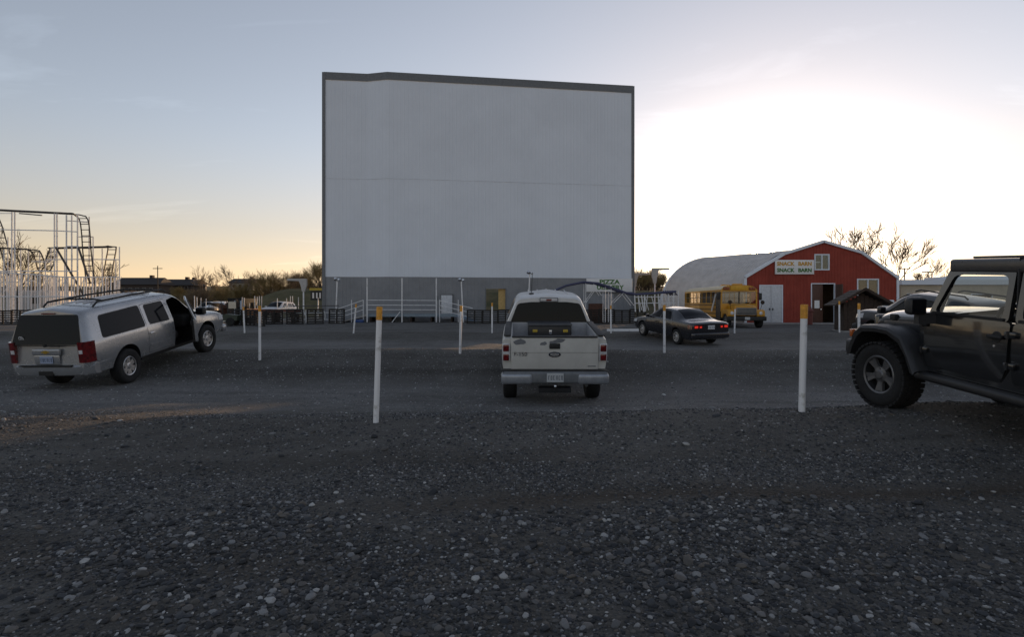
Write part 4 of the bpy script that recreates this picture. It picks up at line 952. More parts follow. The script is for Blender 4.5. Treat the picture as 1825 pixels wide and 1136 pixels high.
def car_base(name, label, cat, shell, paint, arches, extra=None, group=None, arch_half=None):
    o = thing(name, label, cat, group=group)
    b = shell.mb().build('body', [paint, M_BLACK], o)
    cut = MB().mat(1); wmax = float(shell.st[:, 7].max())
    for x, ar, zc in arches:
        for s in (-1, 1):
            cut.lathe([(0, s*(wmax+.2)), (ar, s*(wmax+.2)), (ar, s*(wmax-.34)), (0, s*(wmax-.34))][::s], 36, 'y', Matrix.Translation((x, 0, zc)))
    bool_cut(b, cut)
    for c in (extra or []): bool_cut(b, c)
    return o, b
def side_window(sh, parent, poly, side, glass=M_DGLASS, frame=True):
    q = rpoly(poly, .07)
    w = sh.patch(q, side, .006, .012).build('window', glass, parent)
    if frame: sh.patch(rpoly(grow(poly, .022), .08), side, .003, .01).build('window_seal', M_BLACK, w)
    return w
def door_panel(sh, parent, poly, side, paint, hx, hz, handle=M_CHROME):
    sh.patch(rpoly(grow(poly, .009), .06), side, .0015, .006).build('door_gap', M_SEAM, parent)
    d = sh.patch(rpoly(poly, .055), side, .0045, .006).build('door', paint, parent)
    y = side*(sh.w(hx, hz))
    MB().bbox((hx-.11, min(y+side*.006, y+side*.045), hz-.018), (hx+.11, max(y+side*.006, y+side*.045), hz+.018), .016).build('handle', handle, d)
    return d
def door_mirror(parent, x, y, z, side, m, size=(.09, .13, .10)):
    r = MB().bbox((x-size[0], min(y+side*.08, y+side*(.08+2*size[1])), z-size[2]), (x+size[0], max(y+side*.08, y+side*(.08+2*size[1])), z+size[2]), .05, 3)
    r.tube((x, y-side*.05, z-.05), (x, y+side*.12, z-.04), .035, 8); o = r.build('mirror', m, parent)
    MB().box((x-size[0]-.004, min(y+side*.11, y+side*(.05+2*size[1])), z-size[2]+.03), (x-size[0]+.002, max(y+side*.11, y+side*(.05+2*size[1])), z+size[2]-.03)).build('mirror_glass', M_DGLASS, o)

# --- long silver wagon (seen from behind, right front door ajar)
SUV = [  # x   zb   zm   zq    zr    zt    wb   wm   wq    wr   lean
    (0.00, .50, .82, 1.14, 1.76, 1.85, .78, .90, .88, .69, .20), (.05, .47, .82, 1.14, 1.79, 1.87, .86, .965, .93, .73, .20), (.16, .46, .82, 1.14, 1.81, 1.885, .90, .995, .96, .75, .18),
    (.5, .45, .82, 1.15, 1.83, 1.905, .91, 1.005, .97, .75, .10), (1.2, .45, .82, 1.16, 1.845, 1.92, .91, 1.005, .975, .75, .04), (2.2, .44, .82, 1.17, 1.85, 1.93, .91, 1.005, .975, .75, 0),
    (3.2, .44, .82, 1.18, 1.83, 1.915, .91, 1.005, .975, .745, 0), (3.5, .44, .82, 1.18, 1.75, 1.84, .91, 1.005, .97, .735, 0), (3.9, .44, .82, 1.17, 1.47, 1.56, .91, 1.005, .965, .75, 0),
    (4.25, .44, .82, 1.15, 1.21, 1.28, .91, 1.0, .955, .80, 0), (4.4, .44, .82, 1.12, 1.165, 1.235, .91, 1.0, .95, .82, 0), (5.1, .44, .80, 1.05, 1.10, 1.17, .90, .99, .94, .80, 0),
    (5.45, .46, .76, .98, 1.03, 1.09, .86, .96, .90, .74, 0), (5.62, .50, .72, .90, .93, .97, .74, .86, .82, .62, 0)]
def build_suv():
    sh = Shell(SUV)
    opening = [(3.02, .50), (3.02, 1.70), (3.35, 1.74), (3.58, 1.68), (4.02, 1.24), (4.05, .50)]
    ex = [MB().mat(1).prism(rpoly(opening, .06), -1.2, .80, 'y'), MB().mat(1).prism(rpoly([(3.08, 1.22), (3.08, 1.66), (3.5, 1.66), (3.88, 1.24)], .05), .55, 1.2, 'y')]   # doorway into the cabin, far front window
    o, b = car_base('passenger_wagon', 'long silver sport utility wagon with front door ajar', 'car', sh, M_SILVER, [(1.22, .47, .44), (4.52, .47, .44)], ex)
    for s in (-1, 1):
        side_window(sh, o, [(.52, 1.21), (.62, 1.66), (1.92, 1.70), (1.92, 1.22)], s)
        d = door_panel(sh, o, [(1.98, .55), (1.98, 1.71), (2.94, 1.735), (2.96, .55)], s, M_SILVER, 2.12, 1.02)
        side_window(sh, o, [(2.08, 1.24), (2.10, 1.70), (2.84, 1.71), (2.88, 1.23)], s)
        sh.patch([(2.02, .70), (2.02, .745), (2.93, .745), (2.93, .70)], s, .012, .02).build('rub_strip', M_SILVER, o)
        sh.patch([(1.72, .42), (1.72, .50), (4.02, .50), (4.02, .42)], s, .008, .03).build('rocker_trim', M_BLACK, o)
        # tail lamp wraps round the corner
        pl_ = [(-.014, s*.76), (-.014, s*.87)] + [(x, s*(sh.w(x, .95)+.010)) for x in (.0, .03, .07, .13, .22)] + [(.22, s*.80), (.1, s*.76)]
        t = MB().prism(pl_, .76, 1.20, 'z').build('tail_light', M_REDL, o)
        MB().box((-.018, min(s*.775, s*.865), .95), (-.0145, max(s*.775, s*.865), 1.03)).build('reverse_lens', M_CLEARL, t)
        door_mirror(o, 3.98, s*.97, 1.27, s, M_BLACK)
        # roof rail
        pts = [(.72, s*.62, 1.86), (.85, s*.63, 1.945), (2.0, s*.64, 1.97), (3.15, s*.63, 1.96), (3.3, s*.62, 1.88)]
        MB().path(pts, .022, 8).build('roof_rail', M_BLACK, o)
    d = door_panel(sh, o, opening[:], 1, M_SILVER, 3.16, 1.03)
    side_window(sh, o, [(3.10, 1.23), (3.10, 1.66), (3.5, 1.67), (3.86, 1.24)], 1, M_GLASS, False)
    for x in (1.0, 2.95): MB().path([(x, -.63, 1.955), (x, -.4, 1.99), (x, .4, 1.99), (x, .63, 1.955)], .02, 8).build('roof_bar', M_BLACK, o)
    for k in range(5):
        y = -.36 + k*.18; MB().path([(x, y, float(np.interp(x, sh.st[:, 0], sh.st[:, 5])) + .004 - abs(y)*.07) for x in np.linspace(.95, 3.0, 9)], .011, 6).build('roof_rib', M_SILVER, o)
    # rear: glass, handle bar, plate, bumper, wiper, badge
    gl = sh.rear(rpoly([(-.83, 1.15), (-.71, 1.76), (.71, 1.76), (.83, 1.15)], .06), .006, .012).build('rear_window', M_DGLASS, o)
    sh.rear([(-.70, 1.125), (-.70, 1.14), (.70, 1.14), (.70, 1.125)], .008, .01).build('window_seal', M_BLACK, gl)
    MB().box((.155, -.16, 1.775), (.20, .16, 1.80)).build('brake_light', M_REDL, o)
    x0 = -.012
    MB().path([(x0-.012, .05, 1.135), (x0-.02, -.35, 1.12)], .012, 6).lathe([(0, -.03), (.03, -.03), (.03, .03), (0, .03)], 10, 'x', Matrix.Translation((x0-.01, .0, 1.13))).build('wiper', M_BLACK, o)
    MB().bbox((x0-.03, -.34, .93), (x0+.03, .34, 1.06), .025, 3).build('handle_bar', M_SILVER, o)
    MB().bbox((x0-.012, -.30, .72), (x0+.02, .30, .93), .02, 2).build('plate_recess', M_SILVER, o)
    plate(o, Matrix.Translation((x0-.03, 0, .83)) @ RY, col=(.30, .36, .50))
    MB().prism([(-.10, .985), (-.035, .985), (-.035, .965), (.035, .965), (.035, .985), (.10, .985), (.075, 1.015), (.035, 1.015), (.035, 1.035), (-.035, 1.035), (-.035, 1.015), (-.075, 1.015)], x0-.045, x0-.028, 'x').build('badge', mat('gold_badge', (.55, .36, .06), .3, metal=.6), o)
    MB().lathe([(.052, -.004), (.062, 0), (.052, .004)], 20, 'x', Matrix.Translation((.022, .60, 1.27)) @ Matrix.Rotation(R(-17), 4, 'Y'), True).lathe([(.018, -.004), (.03, 0), (.018, .004)], 16, 'x', Matrix.Translation((.022, .60, 1.27)) @ Matrix.Rotation(R(-17), 4, 'Y'), True).build('window_decal', M_SIGN, gl)
    bp = MB()
    prof = [(-.06, .50), (-.10, .58), (-.10, .68), (-.05, .715), (.06, .715), (.06, .48)]
    n = 14; rows = []
    for k in range(n+1):
        t = -1 + 2*k/n; y = t*1.0; back = .22*abs(t)**4; rows.append([(x+back, y, z) for x, z in prof])
    vs = [v for r_ in rows for v in r_]; q = len(prof)
    fs = [(i*q+j, i*q+(j+1) % q, (i+1)*q+(j+1) % q, (i+1)*q+j) for i in range(n) for j in range(q)] + [tuple(range(q))[::-1], tuple(n*q+j for j in range(q))]
    bp.add(vs, fs); bp.build('rear_bumper', M_SILVER, o, 35)
    for s in (-1, 1): sh.patch([(.12, .49), (.10, .70), (.68, .70), (.76, .60), (.70, .49)], s, .012, .02).build('bumper_end', M_SILVER, o)
    MB().box((-.115, -.62, .70), (-.03, .62, .722)).build('bumper_step', M_BLACK, o)
    MB().box((-.104, -.17, .51), (-.08, .17, .60)).build('tow_cover', M_BLACK, o)
    # cabin seen through the doorway
    it = MB().bbox((3.0, -.72, .62), (3.55, -.18, .82), .06, 3).bbox((2.92, -.70, .78), (3.12, -.2, 1.42), .07, 3).bbox((2.95, -.56, 1.42), (3.08, -.34, 1.62), .05, 3)
    it.build('front_seat', mat('grey_cloth_seat', (.06, .055, .055), .9), o)
    MB().bbox((3.0, .2, .62), (3.55, .72, .82), .06, 3).bbox((2.92, .2, .78), (3.12, .7, 1.42), .07, 3).build('front_seat', mat('grey_cloth_seat', (.06, .055, .055), .9), o)
    MB().bbox((3.75, -.78, .85), (4.1, .78, 1.2), .08, 3).build('dashboard', M_INT, o)
    MB().path([(3.66+.09*math.sin(t), .42+.19*math.cos(t), 1.1+.17*math.sin(t)) for t in np.linspace(0, 2*math.pi, 21)[:-1]], .016, 6, closed=True).build('steering_wheel', M_BLACK, o)
    # open door, hinged at its front edge
    hx, hy = 4.0, -.955; a = R(33)
    dr = bpy.data.objects.new('open_door', None); COL.objects.link(dr); dr.parent = o; dr.location = (hx, hy, 0); dr.rotation_euler = (0, 0, a)
    dr['label'] = 'front passenger door standing ajar'
    lower = [(-.98, .56), (-.98, 1.18), (.0, 1.16), (.02, .56)]
    MB().prism(rpoly(lower, .05), -.045, .03, 'y').build('door_skin', M_SILVER, dr)
    MB().prism(rpoly(grow(lower, -.05), .05), .031, .085, 'y').build('door_card', M_INT, dr)
    fr = MB(); fp = [(-.965, 1.15), (-.95, 1.66), (-.62, 1.735), (-.42, 1.69), (.0, 1.2)]
    fr.path([(x, -.01 + (z-1.15)*.36, z) for x, z in fp], .03, 6); fr.build('window_frame', M_SILVER, dr)
    MB().add([(x, -.01 + (z-1.15)*.36, z) for x, z in [(-.95, 1.15), (-.93, 1.65), (-.62, 1.71), (-.43, 1.66), (-.02, 1.17)]], [(0,1,2,3,4)]).build('door_glass', M_GLASS, dr)
    MB().bbox((-.75, .085, .98), (-.25, .12, 1.05), .015).build('arm_rest', mat('grey_cloth_seat', (.06, .055, .055), .9), dr)
    # headlamp, grille
    for s in (-1, 1): sh.patch([(5.2, .84), (5.2, 1.0), (5.56, .93), (5.56, .80)], s, .008, .02).build('headlight', M_CLEARL, o)
    sh.rear([(-.5, .62), (-.5, .92), (.5, .92), (.5, .62)], .01, .02, True).build('grille', M_BLACK, o)
    MB().bbox((5.5, -.9, .42), (5.74, .9, .62), .06, 3).build('front_bumper', M_SILVER, o)
    for x, s in ((1.22, 1), (1.22, -1), (4.52, 1), (4.52, -1)): wheel(o, x, s*.86, .40, .27, .225, 'six', M_ALLOY, s, 0 if x < 3 else R(-4))
    return o
suv = build_suv(); seat_car(suv, -10.42, 12.75, R(2.8), 4.52, 1.22, .85); suv.matrix_world = suv.matrix_world @ Matrix.Diagonal((1, .97, 1.07, 1))

# --- white pickup, straight from behind
def build_truck():
    BED = [(.14, .62, .9, 1.28, 1.33, 1.335, .90, .985, .975, .93, 0), (.24, .60, .9, 1.29, 1.345, 1.35, .93, 1.0, .985, .94, 0), (1.2, .60, .9, 1.30, 1.355, 1.36, .94, 1.005, .99, .945, 0), (2.05, .58, .9, 1.30, 1.355, 1.36, .94, 1.0, .985, .94, 0)]
    CAB = [(2.10, .55, .9, 1.30, 1.81, 1.865, .92, .985, .945, .69, .10), (2.16, .55, .9, 1.30, 1.84, 1.89, .93, .995, .955, .705, .10), (2.5, .53, .9, 1.31, 1.875, 1.925, .93, 1.0, .96, .70, .03), (3.3, .52, .9, 1.32, 1.85, 1.93, .93, 1.0, .96, .70, 0),
           (3.75, .52, .9, 1.32, 1.80, 1.88, .93, 1.0, .96, .70, 0), (4.1, .52, .9, 1.30, 1.55, 1.62, .93, 1.0, .955, .74, 0), (4.5, .52, .9, 1.22, 1.27, 1.34, .93, 1.0, .95, .80, 0), (5.4, .54, .88, 1.15, 1.20, 1.26, .92, .99, .94, .80, 0), (5.75, .58, .85, 1.06, 1.10, 1.15, .88, .95, .9, .74, 0)]
    sb = Shell(BED, (.05, .18, .05, .03)); sc = Shell(CAB)
    o = thing('pickup_truck', 'white pickup truck seen from behind with scuffed tailgate', 'pickup truck')
    bed = sb.mb().build('bed', [M_DIRTW, mat('bed_liner_grey', (.40, .41, .44), .5, var=.1)], o)
    cut = MB().mat(1).box((.26, -.80, .80), (1.98, .80, 2.0))
    for s in (-1, 1): cut.mat(1).lathe([(0, s*1.2), (.50, s*1.2), (.50, s*.82), (0, s*.82)][::s], 36, 'y', Matrix.Translation((1.25, 0, .46)))
    bool_cut(bed, cut)
    cab = sc.mb().build('cab', [M_WPAINT, M_BLACK], o); cut = MB().mat(1)
    for s in (-1, 1): cut.lathe([(0, s*1.2), (.50, s*1.2), (.50, s*.68), (0, s*.68)][::s], 36, 'y', Matrix.Translation((4.93, 0, .46)))
    bool_cut(cab, cut)
    # tailgate
    tg = MB().bbox((.09, -.82, .78), (.16, .82, 1.355), .02, 3).build('tailgate', M_DIRTW, o)
    MB().bbox((.075, -.80, 1.345), (.19, .80, 1.375), .012).build('tailgate_cap', M_BLACK, tg)
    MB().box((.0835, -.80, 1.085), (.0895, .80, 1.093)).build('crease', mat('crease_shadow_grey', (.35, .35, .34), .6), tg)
    MB().bbox((.068, -.10, 1.155), (.092, .10, 1.25), .012).build('handle', M_BLACK, tg)
    MB().lathe([(0, -.012), (.105, -.01), (.115, 0), (.115, .01)], 24, 'x', Matrix.Translation((.085, 0, 1.055)) @ Matrix.Diagonal((1, 1, .42, 1))).build('oval_badge', mat('dark_badge', (.02, .025, .04), .3), tg)
    MB().lathe([(0, -.004), (.075, -.003), (.08, 0)], 24, 'x', Matrix.Translation((.072, 0, 1.055)) @ Matrix.Diagonal((1, 1, .40, 1))).build('badge_script', M_CHROME, tg)
    me = text_mesh('F-150', .085 + .01, Matrix.Translation((.083, .64, 1.06)) @ Matrix.Rotation(R(-90), 4, 'Z') @ Matrix.Rotation(R(90), 4, 'X') @ Matrix.Diagonal((1.15, 1, 1, 1)), -.001, .006); me.materials.append(mat('dark_badge', (.02, .025, .04), .3)); link('lettering', me, tg)
    MB().box((.083, -.77, .843), (.0885, -.62, .858)).build('trim_badge', M_TRIM, tg)
    # bare patches where paint has flaked
    rr = random.Random(11)
    for cy, cz, w, h in ((.66, 1.27, .125, .065), (.21, 1.245, .075, .035), (-.08, 1.295, .13, .05), (.05, 1.262, .06, .04)):
        pts = [(cy + w*math.cos(t)*rr.uniform(.7, 1.05), cz + h*math.sin(t)*rr.uniform(.6, 1.05) - .12*(w*math.cos(t))) for t in np.linspace(0, 2*math.pi, 15)[:-1]]
        MB().prism(pts, .0865, .0895, 'x').build('bare_metal_patch', mat('bare_primer_grey', (.17, .18, .20), .5), tg)
    for s in (-1, 1):
        t = MB().bbox((.10, min(s*.835, s*.985), .93), (.26, max(s*.835, s*.985), 1.24), .02, 2).build('tail_light', M_CLEARL, o)
        MB().bbox((.088, min(s*.855, s*.968), 1.105), (.2, max(s*.855, s*.968), 1.225), .012).bbox((.088, min(s*.855, s*.968), .945), (.2, max(s*.855, s*.968), 1.06), .012).build('red_lens', M_REDL, t)
        # rail caps with ribs
        rc = MB().bbox((.2, min(s*.82, s*.955), 1.357), (2.03, max(s*.82, s*.955), 1.382), .01).build('bed_rail_cap', M_BLACK, o)
        sb.patch([(.3, .60), (.3, .66), (.72, .66), (.72, .60)], s, .006, .02).build('mud_strip', M_TRIM, o)
        side_window(sc, o, [(2.3, 1.36), (2.36, 1.70), (2.85, 1.73), (2.88, 1.36)], s)
        door_panel(sc, o, [(2.95, .62), (2.95, 1.76), (3.7, 1.76), (4.15, 1.36), (4.2, .62)], s, M_WPAINT, 3.1, 1.15, M_BLACK)
        side_window(sc, o, [(3.0, 1.36), (3.02, 1.73), (3.62, 1.73), (4.02, 1.36)], s)
    gl = sc.rear(rpoly([(-.86, 1.31), (-.68, 1.72), (-.4, 1.75), (.4, 1.75), (.68, 1.72), (.86, 1.31)], .06), .008, .012).build('rear_window', M_DGLASS, o)
    sc.rear(rpoly(grow([(-.86, 1.31), (-.68, 1.72), (-.4, 1.75), (.4, 1.75), (.68, 1.72), (.86, 1.31)], .018), .06), .004, .01).build('window_seal', M_BLACK, gl)
    MB().bbox((2.155, -.205, 1.762), (2.22, .205, 1.848), .01).build('brake_light_bezel', M_TRIM, o)
    br = MB().bbox((2.15, -.19, 1.775), (2.22, .19, 1.835), .01).build('brake_light', M_CLEARL, o)
    MB().bbox((2.142, -.06, 1.785), (2.17, .06, 1.825), .006).build('red_lens', M_REDL, br)
    for k in range(5): MB().path([(x, -.44+.22*k, 1.925 - abs(-.44+.22*k)*.075) for x in np.linspace(2.5, 3.5, 6)], .012, 6).build('roof_rib', M_WPAINT, o)
    MB().lathe([(0, .03), (.05, .03), (.06, 0)], 12, 'z', Matrix.Translation((2.5, .38, 1.89))).tube((2.5, .38, 1.9), (2.44, .36, 2.35), .006, 5).build('antenna', M_BLACK, o)
    # toolbox
    tb = MB().bbox((1.42, -.44, .98), (1.92, .47, 1.36), .02, 2).build('toolbox', mat('black_toolbox', (.015, .015, .017), .4), o)
    MB().bbox((1.40, -.45, 1.362), (1.94, .48, 1.40), .012).build('lid', mat('grey_black_lid', (.045, .047, .052), .45), tb)
    for y in (.33, -.31): MB().bbox((1.395, y-.05, 1.245), (1.425, y+.05, 1.30), .008).build('latch', mat('yellow_latch', (.55, .38, .04), .4), tb)
    MB().bbox((1.395, -.03, 1.21), (1.42, .035, 1.29), .01).build('lock', M_CHROME, tb)
    # bumper: painted ends, dark step in the middle
    bm_ = MB().bbox((-.10, -.98, .575), (.12, .98, .79), .05, 3).build('rear_bumper', M_TRIM, o)
    for s in (-1, 1): MB().bbox((-.125, min(s*.42, s*1.0), .57), (.16, max(s*.42, s*1.0), .755), .05, 3).build('bumper_end', mat('silver_grey_bumper', (.36, .38, .42), .35, metal=.5), bm_)
    MB().box((-.06, -.97, .775), (.12, .97, .80)).build('step_pad', M_BLACK, bm_)
    plate(o, Matrix.Translation((-.112, 0, .69)) @ RY, col=(.46, .48, .50))
    MB().box((-.08, -.3, .42), (.1, .3, .50)).tube((-.16, 0, .46), (0, 0, .46), .03).tube((-.14, 0, .46), (-.14, 0, .53), .018).build('hitch', M_BLACK, o)
    MB().lathe([(0, -.026), (.02, -.018), (.027, 0), (.02, .018), (0, .026)], 12, 'z', Matrix.Translation((-.14, 0, .55))).build('hitch_ball', M_CHROME, o)
    MB().tube((1.25, -.8, .44), (1.25, .8, .44), .06, 10).lathe([(0, -.14), (.13, -.1), (.15, 0), (.13, .1), (0, .14)], 12, 'y', Matrix.Translation((1.25, 0, .44))).box((.4, -.45, .48), (5.2, -.37, .60)).box((.4, .37, .48), (5.2, .45, .60)).build('chassis', M_BLACK, o)
    MB().tube((.25, -.62, .48), (.9, -.62, .5), .035, 10).build('exhaust', M_TRIM, o)
    for s in (-1, 1): sc.patch([(5.4, .86), (5.4, 1.1), (5.7, 1.04), (5.7, .84)], s, .008, .02).build('headlight', M_CLEARL, o)
    sc.rear([(-.6, .66), (-.6, 1.0), (.6, 1.0), (.6, .66)], .01, .02, True).build('grille', M_BLACK, o)
    MB().bbox((5.6, -.93, .42), (5.9, .93, .66), .06, 3).build('front_bumper', M_WPAINT, o)
    for x, s in ((1.25, 1), (1.25, -1), (4.93, 1), (4.93, -1)): wheel(o, x, s*.85, .41, .28, .225, 'six', M_ALLOY, s)
    return o
truck = build_truck(); seat_car(truck, .80, 10.55, R(.6), 4.93, 1.25, .85); truck.matrix_world = truck.matrix_world @ Matrix.Diagonal((1, 1, 1.085, 1))

# --- dark sedan
def build_sedan():
    ST = [(0.0, .42, .62, .90, .935, .95, .70, .80, .78, .62, 0), (.05, .36, .62, .93, .965, .985, .76, .855, .83, .66, 0), (.15, .30, .62, .95, .99, 1.01, .80, .885, .85, .68, 0), (.62, .28, .62, .96, 1.01, 1.045, .80, .89, .855, .68, 0), (.85, .28, .62, .96, 1.06, 1.10, .80, .89, .855, .66, 0),
          (1.2, .27, .62, .955, 1.24, 1.29, .80, .89, .855, .61, 0), (1.55, .27, .62, .95, 1.345, 1.395, .80, .89, .855, .58, 0), (2.1, .27, .62, .945, 1.365, 1.42, .80, .89, .855, .58, 0), (2.6, .27, .62, .94, 1.345, 1.40, .80, .89, .855, .575, 0), (2.95, .27, .62, .93, 1.22, 1.27, .80, .89, .85, .60, 0),
          (3.4, .27, .60, .90, .97, 1.02, .80, .89, .84, .66, 0), (3.6, .27, .60, .86, .905, .96, .80, .885, .83, .67, 0), (4.3, .29, .56, .76, .80, .85, .78, .865, .81, .65, 0), (4.65, .33, .54, .68, .715, .75, .70, .80, .75, .58, 0), (4.78, .38, .52, .62, .645, .66, .58, .68, .65, .48, 0)]
    sh = Shell(ST, (.05, .2, .06, .09))
    o, b = car_base('sedan', 'dark sedan with lit tail lights parked before the bus', 'car', sh, M_DARKP, [(1.07, .37, .34), (3.74, .37, .34)])
    for s in (-1, 1):
        door_panel(sh, o, [(1.45, .36), (1.25, .75), (1.40, .98), (1.75, 1.30), (2.28, 1.33), (2.30, .36)], s, M_DARKP, 1.62, .80, M_BLACK)
        door_panel(sh, o, [(2.33, .36), (2.31, 1.33), (2.62, 1.31), (3.2, .98), (3.36, .80), (3.36, .36)], s, M_DARKP, 2.5, .80, M_BLACK)
        side_window(sh, o, [(1.50, .99), (1.74, 1.27), (2.26, 1.315), (2.27, .98)], s); side_window(sh, o, [(2.35, .98), (2.34, 1.315), (2.60, 1.29), (3.12, .99)], s)
        t = sh.patch([(.04, .74), (.04, .90), (.30, .90), (.26, .74)], s, .006, .015).build('tail_light', M_REDL, o)
        sh.rear([(s*.40, .76), (s*.40, .90), (s*.77, .89), (s*.77, .75)], .008, .015).build('lamp_face', M_REDL, t)
        sh.rear([(s*.60, .785), (s*.60, .87), (s*.75, .865), (s*.75, .78)], .012, .01).build('lit_lens', M_REDLIT, t)
        sh.rear([(s*.43, .785), (s*.43, .85), (s*.52, .85), (s*.52, .785)], .012, .01).build('lit_lens', M_REDLIT, t)
        door_mirror(o, 3.1, s*.83, 1.0, s, M_DARKP, (.06, .075, .06))
        sh.patch([(4.25, .60), (4.25, .72), (4.6, .66), (4.6, .58)], s, .006, .015).build('headlight', M_CLEARL, o)
    def top(poly, name, m):      # glass laid on the sloping roof surface between stations: (x, half-width share)
        mb = MB(); rows = []
        for x, w0 in poly:
            zb, zm, zq, zr, zt, wb, wm, wq, wr, ln = sh.params(x); rows.append([(x, wr*w0*t, zt + (zr-zt)*abs(t*w0)**1.6 + .010) for t in np.linspace(-1, 1, 9)])
        vs = [v for r_ in rows for v in r_]; q = 9
        fs = [(i*q+j, (i+1)*q+j, (i+1)*q+j+1, i*q+j+1) for i in range(len(rows)-1) for j in range(q-1)]
        mb.add(vs, fs); return mb.build(name, m, o, 60)
    top([(x, .90) for x in np.linspace(.82, 1.52, 7)], 'rear_window', M_DGLASS)
    top([(x, .92) for x in np.linspace(2.66, 3.42, 7)], 'windshield', M_DGLASS)
    plate(o, Matrix.Translation((-.016, 0, .80)) @ RY, col=(.62, .63, .66))
    MB().bbox((-.05, -.84, .36), (.14, .84, .60), .07, 3).build('rear_bumper', M_DARKP, o)
    for x, s in ((1.07, 1), (1.07, -1), (3.74, 1), (3.74, -1)): wheel(o, x, s*.775, .315, .20, .20, 'seven', M_ALLOY, s)
    return o
sedan = build_sedan(); seat_car(sedan, 7.75, 21.9, R(-17), 3.74, 1.07, .75)

# --- dark pickup/suv beyond the off-roader
DSU = [(0.0, .5, .8, 1.08, 1.55, 1.62, .78, .88, .86, .62, .25), (.1, .45, .8, 1.09, 1.62, 1.68, .86, .94, .91, .66, .22), (.6, .42, .8, 1.10, 1.68, 1.75, .88, .96, .925, .68, .08), (1.6, .42, .8, 1.12, 1.71, 1.78, .88, .96, .93, .69, 0), (2.5, .42, .8, 1.12, 1.69, 1.77, .88, .96, .93, .69, 0), (2.85, .42, .8, 1.12, 1.60, 1.68, .88, .96, .925, .69, 0),
       (3.3, .42, .8, 1.11, 1.33, 1.40, .88, .96, .92, .73, 0), (3.65, .42, .8, 1.08, 1.13, 1.19, .88, .955, .915, .78, 0), (4.35, .43, .78, 1.02, 1.07, 1.12, .87, .95, .90, .76, 0), (4.62, .46, .74, .95, 1.0, 1.04, .83, .91, .86, .70, 0), (4.78, .52, .70, .84, .87, .90, .70, .80, .76, .58, 0)]
def build_suv2(name, label, paint, glass, rails=True, group=None):
    sh = Shell(DSU)
    ex = [MB().mat(1).prism(rpoly(q, .05), -1.2, 1.2, 'y') for q in ([(2.02, 1.16), (2.02, 1.60), (2.55, 1.60), (3.12, 1.17)], [(1.05, 1.16), (1.08, 1.58), (1.90, 1.60), (1.92, 1.16)])]     # see-through windows
    o, b = car_base(name, label, 'car', sh, paint, [(1.0, .44, .40), (3.72, .44, .40)], ex, group)
    for s in (-1, 1):
        for poly in ([(2.02, 1.16), (2.02, 1.60), (2.55, 1.60), (3.12, 1.17)], [(1.05, 1.16), (1.08, 1.58), (1.90, 1.60), (1.92, 1.16)]): sh.patch(rpoly(grow(poly, .006), .05), s, -.02, .006).build('window', glass, o)
        side_window(sh, o, [(.45, 1.18), (.55, 1.54), (.95, 1.57), (.95, 1.17)], s)
        door_panel(sh, o, [(1.98, .5), (1.98, 1.12), (3.28, 1.09), (3.28, .5)], s, paint, 2.14, 1.0, paint); door_panel(sh, o, [(1.02, .62), (1.02, 1.12), (1.94, 1.12), (1.94, .5), (1.35, .5)], s, paint, 1.2, 1.0, paint)
        door_mirror(o, 3.12, s*.92, 1.2, s, paint, (.08, .10, .09))
        sh.patch([(4.2, .84), (4.2, .98), (4.66, .90), (4.68, .78)], s, .006, .02).build('headlight', M_CLEARL, o)
        sh.patch([(.03, .80), (.03, 1.10), (.2, 1.10), (.2, .80)], s, .006, .02).build('tail_light', M_REDL, o)
        if rails: MB().path([(.7, s*.58, 1.73), (.8, s*.59, 1.79), (2.3, s*.60, 1.81), (2.5, s*.60, 1.76)], .02, 6).build('roof_rail', M_BLACK, o)
    mb = MB(); rows = []
    for x in np.linspace(2.72, 3.62, 8):
        zb, zm, zq, zr, zt, wb, wm, wq, wr, ln = sh.params(x); rows.append([(x, wr*.94*t, zt + (zr-zt)*abs(t*.94)**1.6 + .012) for t in np.linspace(-1, 1, 9)])
    mb.add([v for r_ in rows for v in r_], [(i*9+j, (i+1)*9+j, (i+1)*9+j+1, i*9+j+1) for i in range(7) for j in range(8)]).build('windshield', M_DGLASS, o, 60)
    sh.rear(rpoly([(-.76, 1.12), (-.62, 1.55), (.62, 1.55), (.76, 1.12)], .06), .006, .012).build('rear_window', M_DGLASS, o)
    sh.rear([(-.55, .60), (-.55, .82), (.55, .82), (.55, .60)], .012, .02, True).build('grille', M_BLACK, o)
    MB().bbox((4.62, -.88, .40), (4.88, .88, .60), .07, 3).build('front_bumper', M_BLACK, o); MB().bbox((-.1, -.9, .42), (.14, .9, .68), .07, 3).build('rear_bumper', paint, o)
    it = MB().bbox((1.75, -.62, .7), (1.95, -.15, 1.35), .06, 3).bbox((1.75, .15, .7), (1.95, .62, 1.35), .06, 3).bbox((.9, -.65, .7), (1.08, .65, 1.3), .06, 3); it.build('seat', M_INT, o)
    MB().path([(2.72+.08*math.sin(t), .38+.18*math.cos(t), 1.12+.16*math.sin(t)) for t in np.linspace(0, 2*math.pi, 17)[:-1]], .016, 6, closed=True).build('steering_wheel', M_BLACK, o)
    for x, s in ((1.0, 1), (1.0, -1), (3.72, 1), (3.72, -1)): wheel(o, x, s*.83, .375, .25, .22, 'six', M_ALLOY, s)
    return o
dsuv = build_suv2('sport_utility', 'dark grey sport utility vehicle just beyond the black off-roader', M_GUNP, M_GLASS); seat_car(dsuv, 11.9, 13.5, R(0), 3.72, 1.0, .8); dsuv.matrix_world = dsuv.matrix_world @ Matrix.Diagonal((1, 1, 1.09, 1))

